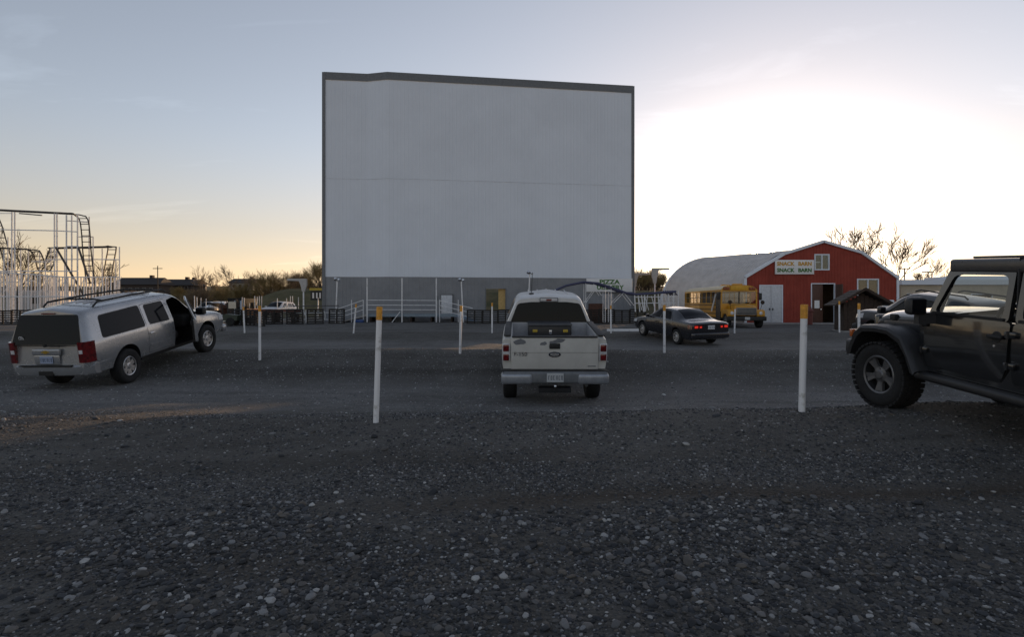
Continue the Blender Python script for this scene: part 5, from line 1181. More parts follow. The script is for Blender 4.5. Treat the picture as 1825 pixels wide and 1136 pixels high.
# --- far cars in the left lot: same kinds, other paints
M_WP2 = mat('far_white_paint', (.58, .58, .60), .3, coat=.5); M_BLUEP = mat('far_blue_paint', (.05, .07, .16), .3, coat=.5)
def recolor(root, old, new):
    for c in [root] + list(root.children_recursive):
        if c.type == 'MESH':
            for i, sl in enumerate(c.material_slots):
                if sl.material == old: sl.link = 'OBJECT'; sl.material = new
def far_car(src, old, new, px, z, heading, xf, xr, label, name):
    c = copy_tree(src); c.name = name; recolor(c, old, new); c['label'] = label; c['group'] = 'cars parked in the far left lot'
    x = (px-912.5)/1000*z; f = Vector((math.sin(heading), math.cos(heading)))*(xf+xr)/2
    seat_car(c, x-f.x, z-f.y, heading, xf, xr, .8)
far_car(dsuv, M_GUNP, M_WP2, 373, 68, R(172), 3.72, 1.0, 'white sport utility vehicle leftmost in the far lot', 'sport_utility')
far_car(sedan, M_DARKP, M_BLUEP, 388, 70, R(160), 3.74, 1.07, 'dark blue car half hidden between two white vehicles', 'sedan')
far_car(dsuv, M_GUNP, M_WP2, 401, 62, R(-6), 3.72, 1.0, 'white sport utility vehicle seen from behind above the junk heap', 'sport_utility')
far_car(dsuv, M_GUNP, M_WP2, 497, 62, R(186), 3.72, 1.0, 'white sport utility vehicle standing alone before the embankment', 'sport_utility')
def far_box():
    z = 60; o = thing('box_truck', 'dark boxy truck seen from behind in the far lot', 'truck', (P(428, 0, z).x, z, g(-29, z)))
    MB().bbox((-.85, -1.0, .5), (.85, 2.2, 2.1), .06, 2).build('body', mat('matte_dark_truck', (.02, .02, .018), .8, spec=.2), o); MB().bbox((-.7, -1.03, 1.25), (.7, -.98, 1.95), .03).build('rear_window', M_DGLASS, o)
    for s in (-1, 1):
        MB().lathe([(0, -.12), (.38, -.12), (.4, 0), (.38, .12), (0, .12)], 18, 'x', Matrix.Translation((s*.75, -.4, .4))).build('wheel', M_RUBBER, o); MB().lathe([(0, -.12), (.38, -.12), (.4, 0), (.38, .12), (0, .12)], 18, 'x', Matrix.Translation((s*.75, 1.6, .4))).build('wheel', M_RUBBER, o)
        MB().bbox((min(s*.9, s*1.15), 1.2, 1.25), (max(s*.9, s*1.15), 1.35, 1.7), .03).build('mirror', M_BLACK, o)
        MB().box((s*.72-.1, -1.05, .8), (s*.72+.1, -1.0, 1.05)).build('tail_light', M_REDL, o)
    MB().lathe([(0, -.1), (.36, -.1), (.38, 0), (.36, .1), (0, .1)], 18, 'y', Matrix.Translation((.1, -1.1, 1.0))).build('spare_wheel', M_RUBBER, o)
    # green utility cart by the fence
    z = 38; o = thing('utility_cart', 'low dark green utility cart left of the pallet fence', 'cart', (P(393, 0, z).x, z, g(-20, z)), R(8)); MG = mat('dark_green_paint', (.028, .04, .025), .5)
    MB().prism([(-1.15, .35), (1.2, .35), (1.25, .72), (.45, .80), (.3, .72), (-1.15, .74)], -.55, .55).build('body', MG, o)
    MB().path([(.35, -.5, .75), (.2, -.5, 1.7), (-.9, -.5, 1.7), (-.95, -.5, .75)], .03, 6).path([(.35, .5, .75), (.2, .5, 1.7), (-.9, .5, 1.7), (-.95, .5, .75)], .03, 6).build('roll_frame', M_BLACK, o)
    MB().bbox((-.6, -.5, .72), (-.1, .5, .85), .04).bbox((-.75, -.5, .8), (-.58, .5, 1.25), .05).build('seat', M_BLACK, o)
    for x in (-.75, .8):
        for s in (-.5, .5): MB().lathe([(0, -.11), (.26, -.11), (.29, 0), (.26, .11), (0, .11)], 18, 'y', Matrix.Translation((x, s, .29))).build('wheel', M_RUBBER, o)
far_box()
# ------------------------------------------------------------------ black off-roader at right
def build_jeep():
    o = thing('off_road_vehicle', 'black boxy off-road vehicle with big tyres and hard top', 'car')
    PB = M_JEEPP; M_FL = mat('grained_black_flare', (.022, .022, .024), .42, var=.1, bump=.15, bscale=150); M_TOP = mat('black_hard_top', (.055, .052, .052), .26, var=.1, bump=.02, bscale=200)
    XF, XR = 1.475, -1.475
    # tub
    tub = MB().prism([(.92, .56), (.98, 1.16), (.70, 1.19), (-2.15, 1.19), (-2.2, .62), (-2.1, .56)], -.765, .765).build('tub', [PB, M_BLACK], o)
    cut = MB().mat(1).box((-2.05, -.70, .66), (.60, .70, 1.5))
    for s in (-1, 1): cut.lathe([(0, s*1.0), (.49, s*1.0), (.49, s*.55), (0, s*.55)][::s], 32, 'y', Matrix.Translation((XR, 0, .44)))
    bool_cut(tub, cut)
    # hood and engine box
    HD = [(.70, .72, .95, 1.14, 1.205, 1.25, .64, .70, .705, .60, 0), (.80, .72, .95, 1.14, 1.205, 1.25, .64, .70, .705, .60, 0), (1.4, .72, .92, 1.11, 1.18, 1.225, .62, .66, .665, .56, 0), (1.85, .72, .90, 1.07, 1.135, 1.17, .60, .62, .625, .52, 0), (1.98, .74, .9, 1.02, 1.07, 1.10, .58, .60, .60, .48, 0)]
    hd = Shell(HD, (.03, .08, .05, .09)); hood = hd.mb().build('hood', PB, o)
    for s in (-1, 1):
        hd.patch([(.82, 1.105), (.82, 1.113), (1.9, 1.048), (1.9, 1.040)], s, .003, .01).build('hood_seam', M_SEAM, hood)
        MB().bbox((1.52, min(s*.62, s*.68), 1.05), (1.62, max(s*.62, s*.68), 1.13), .015).build('hood_latch', M_BLACK, hood)
        hd.patch([(.90, .8), (.90, 1.19), (.907, 1.19), (.907, .8)], s, .003, .01).build('cowl_seam', M_SEAM, hood)
        MB().lathe([(0, .016), (.035, .014), (.042, 0)], 18, 'y', Matrix.Translation((1.0, s*.688, 1.03)) @ Matrix.Rotation(0 if s > 0 else math.pi, 4, 'Z')).build('round_badge', M_CHROME, hood)
    gr = MB().bbox((1.95, -.61, .62), (2.03, .61, 1.09), .03, 3).build('grille', PB, o)
    for k in range(7): MB().bbox((2.025, -.27+k*.09-.022, .70), (2.036, -.27+k*.09+.022, .98), .004).build('grille_slot', M_BLACK, gr)
    for s in (-1, 1): MB().lathe([(0, .05), (.08, .04), (.095, 0)], 20, 'x', Matrix.Translation((2.03, s*.44, .88))).build('headlight', M_CLEARL, o)
    MB().box((.9, -.5, .50), (1.95, .5, .74)).box((-2.1, -.45, .46), (1.9, -.35, .60)).box((-2.1, .35, .46), (1.9, .45, .60)).build('chassis', M_BLACK, o)
    # front bumper with end plates
    MB().bbox((2.08, -.84, .54), (2.28, .84, .74), .04, 3).build('front_bumper', M_FL, o)
    # flared fenders
    for s in (-1, 1):
        for xc, outer in ((XF, [(.60, .60), (.56, .70), (.45, .91), (.33, .985), (.05, 1.01), (-.20, 1.005), (-.42, .93), (-.56, .74), (-.66, .56)]), (XR, [(.62, .56), (.54, .74), (.42, .95), (.28, 1.03), (0, 1.05), (-.25, 1.03), (-.42, .95), (-.54, .76), (-.6, .6)])):
            inn = [(x*.90, z-.055 if abs(x) < .5 else z) for x, z in outer]
            prof = [(xc+x, z) for x, z in outer]; pin = [(xc+x, z) for x, z in inn]; m = MB(); n = len(prof)
            ya, yb = s*.60, s*.935
            def row(pr, y, dz=0): return [(x, y, z+dz) for x, z in pr]
            rows = [row(prof, ya), row(prof, s*.86), row([(x, z-.012) for x, z in prof], s*.915), row([(x, z-.045) for x, z in prof], yb), row([(x, z-.035) for x, z in pin], yb-s*.012), row(pin, s*.86), row(pin, ya)]
            vs = [v for r_ in rows for v in r_]; q = len(rows)
            fs = []
            for i in range(q):
                i2 = (i+1) % q
                for j in range(n-1):
                    f = (i*n+j, i*n+j+1, i2*n+j+1, i2*n+j); fs.append(f if s > 0 else f[::-1])
            fs += [tuple(i*n for i in range(q)), tuple(i*n+n-1 for i in range(q))]
            m.add(vs, fs).build('fender_flare', M_FL, o, 35)
        MB().bbox((XF+.50, min(s*.80, s*.93), .80), (XF+.56, max(s*.80, s*.93), .90), .015).build('turn_signal', mat('amber_lens', (.5, .12, .02), .2, coat=.6), o)
        # inner fender
        MB().box((XF-.62, min(s*.45, s*.60), .70), (XF+.55, max(s*.45, s*.60), 1.0)).build('inner_fender', M_BLACK, o)
        # rocker rail
        MB().bbox((-.95, min(s*.74, s*.86), .46), (.93, max(s*.74, s*.86), .555), .035, 3).build('rock_rail', M_FL, o)
    # doors: skin, frame bars, pane
    class Bulge(Shell):
        def __init__(s_): pass
        def w(s_, x, z): return .802 - .030*((z-.95)/.33)**2 + .006*math.sin(x*2.2)
    bul = Bulge()
    def door(x0, x1, s, front):
        d = bpy.data.objects.new('door', None); COL.objects.link(d); d.parent = o
        low = [(x0, .62), (x0, 1.20), (x1, 1.20), (x1, .74), (x1-.06, .62)] if front else [(x0+.0, .62), (x0, 1.20), (x1, 1.20), (x1, .62)]
        if front: low = [(x0+.10, .62), (x0+.02, .78), (x0, 1.20), (x1, 1.20), (x1, .66), (x1-.03, .62)]
        else: low = [(x0+.34, .62), (x0+.12, .86), (x0, 1.02), (x0, 1.20), (x1, 1.20), (x1, .66), (x1-.03, .62)]
        ya, yb = s*.768, s*.795
        bul.patch(rpoly(low, .05), s, 0, .03, .1, .06).build('door_skin', PB, d, 50)
        MB().prism(rpoly(grow(low, .008), .05), s*.7655, s*.770).build('door_gap', M_SEAM, d)
        def yy(z): return s*(.78 - (z-1.2)*.13)
        if front: top = [(x0+.02, 1.20), (x0+.02, 1.70), (x1-.25, 1.70), (x1-.04, 1.20)]     # windshield slope at the front
        else: top = [(x0+.02, 1.20), (x0+.02, 1.70), (x1-.02, 1.70), (x1-.02, 1.20)]
        fm = MB(); cx = sum(p[0] for p in top)/4
        inner = [(p[0] + (.065 if p[0] < cx else -.065)*(1.15 if i in (2, 3) and front else 1), p[1] - (.065 if p[1] > 1.5 else -.025)) for i, p in enumerate(top)]
        O = rpoly(top, .05, 3); I = rpoly(inner, .07, 3); n = len(O)
        vs = [(x, yy(z)+s*.012, z) for x, z in O] + [(x, yy(z)+s*.012, z) for x, z in I] + [(x, yy(z)-s*.03, z) for x, z in O] + [(x, yy(z)-s*.03, z) for x, z in I]
        fs = []
        for j in range(n):
            k = (j+1) % n
            for f in ((j, k, n+k, n+j), (2*n+j, 3*n+j, 3*n+k, 2*n+k), (j, 2*n+j, 2*n+k, k), (n+j, n+k, 3*n+k, 3*n+j)): fs.append(f if s < 0 else f[::-1])
        fm.add(vs, fs).build('window_frame', PB, d, 30)
        MB().add([(x, yy(z)-s*.008, z) for x, z in I], [tuple(range(n))]).build('pane', M_GLASS, d, 0)
        MB().prism(rpoly([(inner[0][0]-.02, 1.205), (inner[0][0]-.02, 1.235), (inner[3][0]+.02, 1.235), (inner[3][0]+.02, 1.205)], .01), s*.785, s*.803).build('belt_seal', M_BLACK, d)
        hx = x0+.13
        MB().bbox((hx-.085, min(s*.797, s*.835), 1.035), (hx+.085, max(s*.797, s*.835), 1.075), .016, 2).build('handle', M_BLACK, d)
        MB().lathe([(0, .01), (.05, .008), (.06, 0)], 16, 'y', Matrix.Translation((hx, s*.795, 1.05)) @ Matrix.Rotation(0 if s > 0 else math.pi, 4, 'Z')).build('handle_cup', M_BLACK, d)
        MB().lathe([(0, .008), (.012, .007), (.014, 0)], 10, 'y', Matrix.Translation((hx+.02, s*.797, .965)) @ Matrix.Rotation(0 if s > 0 else math.pi, 4, 'Z')).build('lock', M_CHROME, d)
        for z in (.80, 1.09): MB().bbox((x1-.06, min(s*.79, s*.825), z-.03), (x1+.055, max(s*.79, s*.825), z+.03), .01, 2).tube((x1+.01, s*.822, z-.035), (x1+.01, s*.822, z+.035), .016, 8).build('hinge', PB, d)
        MB().prism(rpoly(grow(low, -.06), .05), s*.70, s*.764).build('door_card', M_INT, d)
    for s in (-1, 1):
        door(-.22, .84, s, True); door(-1.10, -.25, s, False)
        # quarter of the hard top with window
        MB().box((-2.15, min(s*.70, s*.765), 1.2), (-2.03, max(s*.70, s*.765), 1.72)).box((-1.16, min(s*.70, s*.77), 1.2), (-1.11, max(s*.70, s*.77), 1.72)).box((-2.15, min(s*.70, s*.765), 1.66), (-1.1, max(s*.70, s*.765), 1.72)).build('top_side', M_TOP, o)
        MB().box((-2.03, min(s*.735, s*.742), 1.2), (-1.16, max(s*.735, s*.742), 1.66)).build('rear_side_window', M_DGLASS, o)
        # mirror on its arm
        m = MB().bbox((.66, min(s*.90, s*1.09), 1.20), (.78, max(s*.90, s*1.09), 1.39), .04, 3).build('mirror', M_FL, o)
        MB().prism([(.68, 1.10), (.76, 1.10), (.76, 1.22), (.69, 1.22)], s*.78, s*.98).build('mirror_arm', M_FL, m)
        MB().bbox((.655, min(s*.92, s*1.07), 1.22), (.662, max(s*.92, s*1.07), 1.37), .003, 1).build('mirror_glass', M_DGLASS, m)
        MB().tube((.79, s*.70, 1.18), (.57, s*.665, 1.73), .032, 8).build('windshield_pillar', PB, o)
        MB().bbox((-1.12, min(s*.69, s*.76), .9), (-1.09+.02, max(s*.69, s*.76), 1.70), .01).bbox((-.245, min(s*.69, s*.75), .7), (-.225, max(s*.69, s*.75), 1.70), .01).build('door_pillar', M_BLACK, o)
    MB().tube((.57, -.67, 1.735), (.57, .67, 1.735), .035, 8).tube((.78, -.7, 1.19), (.78, .7, 1.19), .03, 8).build('windshield_frame', PB, o)
    MB().add([(.78, -.66, 1.20), (.78, .66, 1.20), (.575, .63, 1.73), (.575, -.63, 1.73)], [(0,1,2,3)]).build('windshield', M_GLASS, o)
    # roof
    rf = MB().bbox((-2.18, -.742, 1.655), (.60, .742, 1.795), .03, 3).build('roof', M_TOP, o)
    MB().bbox((-2.15, -.62, 1.796), (.45, .62, 1.822), .02).build('roof_panel', M_TOP, rf)
    MB().box((-.245, -.74, 1.72), (-.235, .741, 1.8015)).build('roof_seam', M_SEAM, rf)
    MB().bbox((-2.2, -.74, .6), (-2.15, .74, 1.2), .01).build('tail_gate', PB, o); MB().box((-2.17, -.62, 1.25), (-2.16, .62, 1.68)).build('rear_window', M_DGLASS, o)
    MB().lathe([(0, -.13), (.25, -.13), (.38, -.12), (.405, 0), (.38, .12), (0, .12)], 28, 'x', Matrix.Translation((-2.36, 0, .98))).build('spare_wheel', M_RUBBER, o)
    # cabin
    for y in (-.36, .36):
        MB().bbox((-.42, y-.26, .70), (.12, y+.26, .90), .07, 3).bbox((-.56, y-.25, .85), (-.36, y+.25, 1.40), .08, 3).bbox((-.52, y-.14, 1.42), (-.41, y+.14, 1.60), .05, 3).build('front_seat', M_INT, o)
    MB().bbox((-1.5, -.62, .7), (-1.3, .62, 1.35), .08, 3).build('rear_seat', M_INT, o)
    MB().bbox((.32, -.70, .92), (.62, .70, 1.20), .07, 3).build('dashboard', M_INT, o)
    MB().path([(.20+.07*math.sin(t), .36+.18*math.cos(t), 1.15+.17*math.sin(t)) for t in np.linspace(0, 2*math.pi, 21)[:-1]], .016, 6, closed=True).build('steering_wheel', M_BLACK, o)
    MB().tube((-.25, -.6, 1.69), (-.25, .6, 1.69), .03).tube((-.25, -.62, .8), (-.25, -.6, 1.69), .03).tube((-.25, .62, .8), (-.25, .6, 1.69), .03).build('roll_bar', M_BLACK, o)
    M_RIM = mat('machined_grey_rim', (.17, .17, .175), .38, metal=.6)
    for x, s in ((XR, 1), (XR, -1)): wheel(o, x, s*.79, .395, .27, .24, 'five', M_RIM, s, 0, True)
    for s in (1, -1): wheel(o, XF, s*.79, .395, .27, .24, 'five', M_RIM, s, R(9), True)
    MB().tube((XF, -.7, .41), (XF, .7, .41), .05, 8).tube((XR, -.7, .41), (XR, .7, .41), .05, 8).build('axle', M_BLACK, o)
    return o
jeep = build_jeep(); seat_car(jeep, 5.39, 5.45, R(.5), 1.475, -1.475, .79)

# ------------------------------------------------------------------ yellow school bus
def build_bus():
    M_Y = mat('school_bus_yellow', (.58, .27, .012), .42, var=.1, scale=2, coat=.2); M_YR = mat('faded_cream_roof', (.62, .52, .32), .5, var=.1)
    o = thing('school_bus', 'old yellow school bus nose-on beside the red barn', 'bus')
    L0, L1, w = -4.2, 4.0, 1.16     # body ends (x forward), half width
    zf, zs, zt, zr = .62, 1.55, 2.28, 2.72
    def roof(y): return zt + .12 + (zr-zt-.12)*math.sqrt(max(0, 1-(abs(y)/w)**2.6))
    # sides with window openings
    xs = [L0, L0+.35] + [L0+.35+k*.98 for k in range(1, 8)] + [L1]
    for s in (-1, 1):
        ya, yb = s*(w-.05), s*w
        MB().box((L0, min(ya, yb), zf), (L1 if s > 0 else L1-.95, max(ya, yb), zs)).box((L0, min(ya, yb), zt), (L1, max(ya, yb), zt+.125)).build('side_panel', M_Y, o)
        for z in (.85, 1.12, 1.42): MB().box((L0, min(s*w, s*(w+.018)), z-.03), (L1-.95, max(s*w, s*(w+.018)), z+.03)).build('rub_rail', M_BLACK, o)
        for x in xs[:-1]: MB().box((x-.04, min(s*(w-.045), s*(w-.004)), zs), (x+.04, max(s*(w-.045), s*(w-.004)), zt)).build('window_post', M_Y, o)
        for a, b in zip(xs[1:-2], xs[2:-1]):
            p = MB().box((a+.04, min(s*(w-.03), s*(w-.022)), zs), (b-.04, max(s*(w-.03), s*(w-.022)), zt)).build('window', M_GLASS, o)
            MB().box((a+.04, min(s*(w-.04), s*(w-.012)), zs+.36), (b-.04, max(s*(w-.04), s*(w-.012)), zs+.39)).build('sash_bar', M_TRIM, p)
    # entry door at right front (passenger side is -y)
    MB().box((L1-.93, -w-.004, .45), (L1-.50, -w+.04, zt)).box((L1-.48, -w-.004, .45), (L1-.05, -w+.04, zt)).build('entry_door', mat('dark_door_glass', (.05, .035, .02), .2), o)
    # ends, floor, roof
    n = 14; ys = np.linspace(-w, w, n+1)
    rf = MB(); vs = []
    for x in (L0, L1+.02):
        for y in ys: vs.append((x, y, roof(y)))
    rf.add(vs, [(j, n+1+j, n+2+j, j+1) for j in range(n)]).build('roof', M_YR, o, 60)
    def cap(x, lo, m, name): MB().add([(x, -w, lo), *[(x, y, roof(y)) for y in ys], (x, w, lo)], [tuple(range(n+3))]).build(name, m, o, 0)
    cap(L1+.01, zt+.02, M_Y, 'front_cap'); cap(L0, zf, M_Y, 'rear_cap')
    MB().box((L0, -w+.06, zf-.1), (L1, w-.06, zf+.05)).build('floor', M_BLACK, o)
    MB().box((L1-.03, -w, 1.0), (L1+.02, w, zs-.04)).box((L1-.03, -w, zs-.04), (L1+.02, -w+.09, zt+.02)).box((L1-.03, w-.09, zs-.04), (L1+.02, w, zt+.02)).build('front_panel', M_Y, o)
    MB().box((L1, -.035, zs-.04), (L1+.015, .035, zt+.02)).build('windshield_bar', M_BLACK, o)
    for a, b in ((-w+.09, -.035), (.035, w-.09)): MB().box((L1-.004, a, zs-.04), (L1+.004, b, zt+.02)).build('windshield', M_GLASS, o)
    MB().bbox((L1+.02, -.55, zt+.08), (L1+.07, .55, zr-.06), .02).build('header_board', mat('plain_yellow_board', (.68, .36, .02), .5), o)
    for s in (-1, 1):
        b = MB().bbox((L1+.02, min(s*.62, s*1.02), zt+.10), (L1+.06, max(s*.62, s*1.02), zt+.30), .02).build('warning_lamps', mat('brown_lamp_board', (.18, .07, .02), .5), o)
        for y in (.72, .92): MB().lathe([(0, .03), (.075, .02), (.085, 0)], 14, 'x', Matrix.Translation((L1+.06, s*y, zt+.2))).build('lamp', mat('dull_red_amber', (.30, .06, .015), .3), b)
    MB().bbox((1.2, -.25, zr-.02), (1.7, .25, zr+.1), .03).build('roof_hatch', M_Y, o); MB().bbox((L1-.5, -.3, zr-.02), (L1-.2, .3, zr+.09), .03).build('marker_lamp', M_Y, o)
    # bonnet, grille, wings
    HD = [(L1, .75, 1.1, 1.38, 1.46, 1.52, .70, .78, .78, .62, 0), (L1+.5, .75, 1.1, 1.36, 1.43, 1.49, .68, .75, .75, .60, 0), (L1+1.1, .75, 1.05, 1.30, 1.36, 1.42, .64, .70, .70, .56, 0), (L1+1.22, .78, 1.05, 1.26, 1.31, 1.35, .60, .67, .67, .52, 0)]
    Shell(HD, (.03, .1, .08, .1)).mb().build('bonnet', M_Y, o)
    gr = MB().bbox((L1+1.2, -.62, .80), (L1+1.27, .62, 1.26), .02).build('grille', mat('dull_grille_grey', (.22, .21, .2), .4), o)
    for k in range(5): MB().box((L1+1.268, -.57, .85+k*.08), (L1+1.276, .57, .885+k*.08)).build('grille_slot', M_BLACK, gr)
    for s in (-1, 1):
        MB().prism(rpoly([(L1+.02, .60), (L1+.02, .95), (L1+.25, 1.16), (L1+1.0, 1.16), (L1+1.24, 1.02), (L1+1.26, .72), (L1+1.08, .68), (L1+.96, .88), (L1+.4, .88), (L1+.2, .62)], .08), s*.66, s*1.14).build('wing', M_Y, o)
        MB().lathe([(0, .04), (.09, .03), (.11, 0)], 16, 'x', Matrix.Translation((L1+1.26, s*.88, .92))).build('headlight', M_CLEARL, o)
        mr = MB().bbox((L1+.05, min(s*1.2, s*1.42), 1.75), (L1+.12, max(s*1.2, s*1.42), 2.2), .03).tube((L1, s*1.1, 2.2), (L1+.08, s*1.3, 2.2), .02).build('mirror', M_BLACK, o)
        MB().path([(L1+1.1, s*.9, 1.15), (L1+1.2, s*1.0, 1.55)], .015, 6).lathe([(0, .05), (.12, .03), (.13, 0), (0, -.02)], 14, 'x', Matrix.Translation((L1+1.2, s*1.0, 1.6))).build('crossover_mirror', M_WOODDK, o)
    MB().bbox((L1+1.25, -1.18, .45), (L1+1.42, 1.18, .72), .03).build('front_bumper', M_BLACK, o)
    plate(o, Matrix.Translation((L1+1.43, 0, .60)) @ Matrix.Rotation(R(90), 4, 'Z'), col=(.6, .6, .6))
    for x in (L1+.68, L0+1.9):
        for s in (-1, 1): wheel(o, x, s*.98, .46, .26, .26, 'disc', mat('dull_wheel_grey', (.16, .15, .14), .5), s)
    # seats inside
    for k in range(7):
        for s in (-1, 1): MB().bbox((L0+.7+k*.98, min(s*.25, s*1.05), .7), (L0+.85+k*.98, max(s*.25, s*1.05), 1.62), .05).build('seat', mat('dark_green_seat', (.04, .05, .04), .7), o)
    MB().tube((L1-.85, -w-.03, 2.12), (L1-2.3+.9, -w-.12, 1.0), .045, 6).build('door_rail', M_PIPE, o)
    return o
bus = build_bus(); seat_car(bus, 14.65, 40.0, R(181.5), 4.68, -2.3, .9)
# ------------------------------------------------------------------ bare trees, thickets, houses on the rise
def grow_tree(seed, h, spread=.55, lvls=5, trunk=.02, lean=0, stems=1, twig=.006, up=.25, fork=(2, 4), grow_=(.58, .84)):
    rr = random.Random(seed); tr = MB(); tw = MB()
    def br(p, d, l, r, lv):
        n = 3; pts = [p]; rs = [r]; q = p.copy(); dd = d.copy()
        for i in range(n):
            dd = (dd + Vector((rr.gauss(0, .13), rr.gauss(0, .13), rr.gauss(.04, .08)))).normalized(); q = q + dd*l/n; pts.append(q.copy()); rs.append(max(twig*h*.5, r*(1-.34*(i+1)/n)))
        (tr if lv >= lvls-1 else tw).path(pts, rs, 6 if lv >= lvls-1 else 3, cap=False)
        if lv == 0: return
        k = rr.randint(*fork) + 1
        for i in range(k):
            t = rr.uniform(.35, 1.0) if i else 1.0; j = min(int(t*n), n-1); b = pts[j].lerp(pts[j+1], t*n-j)
            ax = Vector((rr.gauss(0, 1), rr.gauss(0, 1), rr.gauss(0, .5))).normalized()
            nd = (dd + ax*spread*rr.uniform(.6, 1.3) + Vector((0, 0, up*rr.uniform(0, 1)))).normalized()
            br(b, nd, l*rr.uniform(*grow_), max(twig*h*.5, rs[j]*rr.uniform(.52, .78)), lv-1)
    for s in range(stems):
        d = Vector((lean + (rr.gauss(0, .28) if stems > 1 else 0), rr.gauss(0, .25) if stems > 1 else 0, 1)).normalized()
        br(Vector((rr.gauss(0, .05*h) if stems > 1 else 0, rr.gauss(0, .05*h) if stems > 1 else 0, -.2)), d, h*.36, trunk*h*(1 if stems == 1 else .5), lvls)
    return tr, tw
M_BARK = mat('grey_brown_bark', (.075, .058, .045), .9, var=.2, scale=6); M_TWIG = mat('fine_twigs', (.20, .145, .095), .9, var=.2, scale=3)
M_TWIGY = mat('olive_budding_twigs', (.27, .20, .08), .9, var=.25, scale=1.2)
def tree_meshes(key, *a, m=M_TWIG, **k):
    t, w = grow_tree(*a, **k); return t.mesh('trunk', M_BARK, 50), w.mesh('crown', m, 0)
T_BIG = tree_meshes('big', 5, 11.5, .48, 6, .030, up=.16, fork=(1, 3), twig=.0042, grow_=(.68, .92)); T_B2 = tree_meshes('b2', 12, 10, .5, 6, .028, fork=(1, 3), twig=.0045, up=.12, grow_=(.68, .92)); T_SM = tree_meshes('sm', 21, 6.5, .5, 5, .026, fork=(2, 3), twig=.006, grow_=(.68, .92))
T_SHR = tree_meshes('shr', 33, 6, .55, 3, .018, stems=12, fork=(3, 4), m=M_TWIGY, twig=.005, grow_=(.6, .9)); T_SH2 = tree_meshes('shr2', 34, 5, .65, 3, .018, stems=12, fork=(3, 4), twig=.005, grow_=(.6, .9))
def tree(px, z, tm, label, s=1, rz=0, name='bare_tree', group=None, y=None, sink=0):
    x = (px-912.5)/1000*z; o = thing(name, label, 'tree' if 'tree' in name else 'shrub', (x, z, g(x, z)-sink), rz, group); o.scale = (s, s, s)
    link('trunk', tm[0], o); link('crown', tm[1], o); return o
tree(1592, 66, T_BIG, 'large bare tree rising behind the right end of the red barn', .80, R(40))
tree(1640, 70, T_B2, 'bare leaning tree right of the large tree behind the barn', .5, R(200))
tree(1519, 72, T_SM, 'small bare tree showing over the right barn roof slope', 1.25, R(10))
tree(28, 72, T_BIG, 'bare tree behind the coaster frame at far left', .80, R(120)); tree(183, 110, T_SM, 'bare bush-like tree behind the right end of the coaster', 1.2, R(50)); tree(50, 85, T_B2, 'second bare tree behind the coaster frame', .75, R(10))
tree(365, 120, T_BIG, 'tall bare tree at the left end of the thicket', .60, R(75)); tree(436, 118, T_B2, 'bare forked tree in the middle of the thicket', .68, R(20)); tree(491, 125, T_SM, 'slim bare tree left of the screen', .85, R(160)); tree(527, 120, T_B2, 'bare tree nearest the left screen edge', .5, R(250)); tree(378, 122, T_B2, 'bare tree just right of the tall thicket tree', .55, R(300))
tree(452, 126, T_SM, 'bare small tree right of the forked one', .95, R(80))
rr = random.Random(9)
for k, px in enumerate(np.linspace(340, 572, 17)):
    z = rr.uniform(98, 125); tree(px + rr.uniform(-6, 6), z, (T_SHR, T_SH2)[k % 2], 'olive brown thicket shrub on the embankment left of the screen', rr.uniform(.7, 1.15), rr.uniform(0, 6), 'thicket_shrub', 'thicket shrubs left of the screen', sink=.3)
for k, px in enumerate((118, 150, 200, 235, 320, 12, 68)):
    tree(px, rr.uniform(100, 150), (T_SHR, T_SH2)[k % 2], 'brown shrub in the rough field behind the coaster', rr.uniform(.7, 1.0), rr.uniform(0, 6), 'field_shrub', 'shrubs in the field behind the coaster', sink=.3)
for k, px in enumerate(np.linspace(1134, 1176, 7)):
    tree(px, rr.uniform(100, 118), (T_SHR, T_SH2)[k % 2], 'golden brown shrub in the gap between screen and barn', rr.uniform(.7, .95), rr.uniform(0, 6), 'gap_shrub', 'shrubs seen between screen and barn', sink=.2)
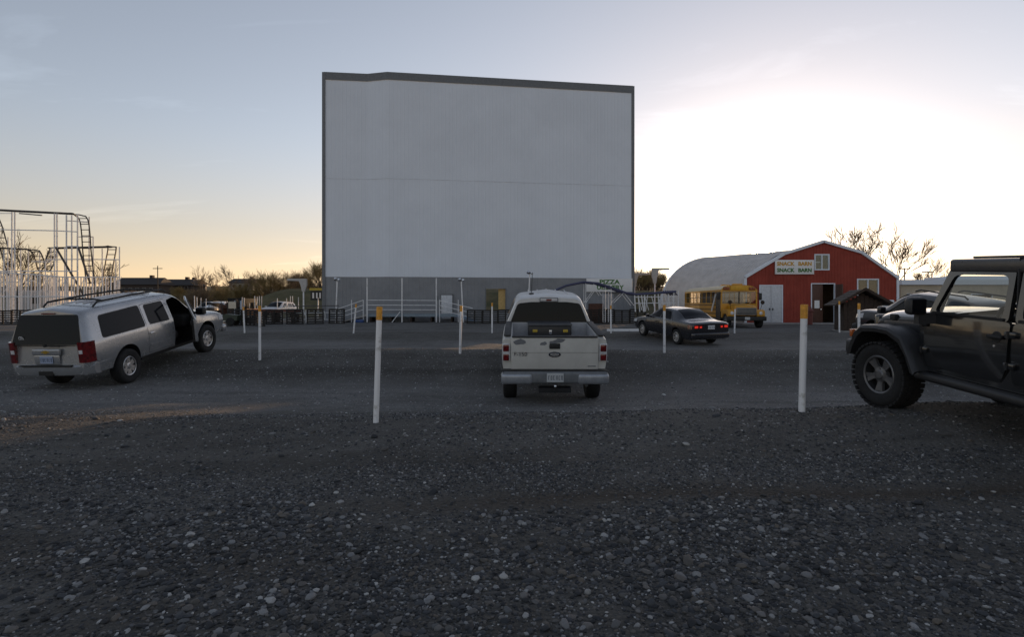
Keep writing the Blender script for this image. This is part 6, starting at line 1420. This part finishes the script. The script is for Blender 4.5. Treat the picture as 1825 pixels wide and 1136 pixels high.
def houses():
    M_H = mat('dark_brown_house', (.05, .035, .03), .8); M_R = mat('dark_shingle_roof', (.035, .03, .03), .85); M_L = mat('pale_house_wall', (.35, .32, .3), .8)
    def house(px, z, w, h, rh, label, wall, hip=0):
        x = (px-912.5)/1000*z; gz = g(x, z)-.5; o = thing('house', label, 'house', (x, z, gz))
        MB().box((-w, -4, 0), (w, 4, h)).build('wall', wall, o)
        MB().add([(-w-.5, -4.6, h), (w+.5, -4.6, h), (w+.5, 4.6, h), (-w-.5, 4.6, h), (-w-.5+hip, 0, h+rh), (w+.5-hip, 0, h+rh)], [(0,1,5,4),(1,2,5),(2,3,4,5),(3,0,4),(0,3,2,1)]).build('roof', M_R, o, 0)
        for k in range(int(w)):
            xx = -w + 1.1 + k*2.0
            if xx < w-1: 
                f = MB().box((xx, -4.06, 1.1), (xx+1.0, -4.004, 2.3)).build('window', M_L, o); MB().box((xx+.08, -4.08, 1.18), (xx+.92, -4.062, 2.22)).build('pane', M_DGLASS, f)
        MB().box((w*.3, -.5, h+rh*.6), (w*.3+.9, .5, h+rh+.7)).build('chimney', M_H, o)
    house(256, 165, 6.8, 3.2, 2.2, 'long dark house on the rise behind the coaster', M_H, 1)
    house(322, 175, 5.5, 2.6, 2.0, 'dark low house right of the utility pole', M_H, 2)
    house(338, 185, 3.5, 2.8, 1.4, 'small pale walled house beside the thicket', M_L)
    house(440, 190, 4, 2.8, 1.6, 'pale roofed house glimpsed through the thicket', M_L)
    x = (281-912.5)/1000*130; o = thing('utility_pole', 'wooden utility pole before the dark house', 'pole', (x, 130, g(x, 130)-.3)); H = CAM_H + (545-474)/1000*130 - g(x, 130) + .3
    MB().tube((0, 0, 0), (0, 0, H), .13, 8, .09).build('pole', M_BARK, o); MB().box((-1.1, -.06, H-.7), (1.1, .06, H-.55)).build('cross_arm', M_BARK, o)
    for px, py, z, lab in ((1612, 480, 90, 'thin street lamp right of the barn eave'), (1654, 486, 90, 'thin street lamp over the flat roofed building')):
        x = (px-912.5)/1000*z; H = CAM_H + (545-py)/1000*z - g(x, z); o = thing('street_lamp', lab, 'lamp post', (x, z, g(x, z)))
        MB().tube((0, 0, 0), (0, 0, H), .09, 6).build('post', M_WOODDK, o); MB().box((-.9, -.12, H), (.9, .12, H+.16)).build('lamp_arm', M_WOODDK, o)
houses()
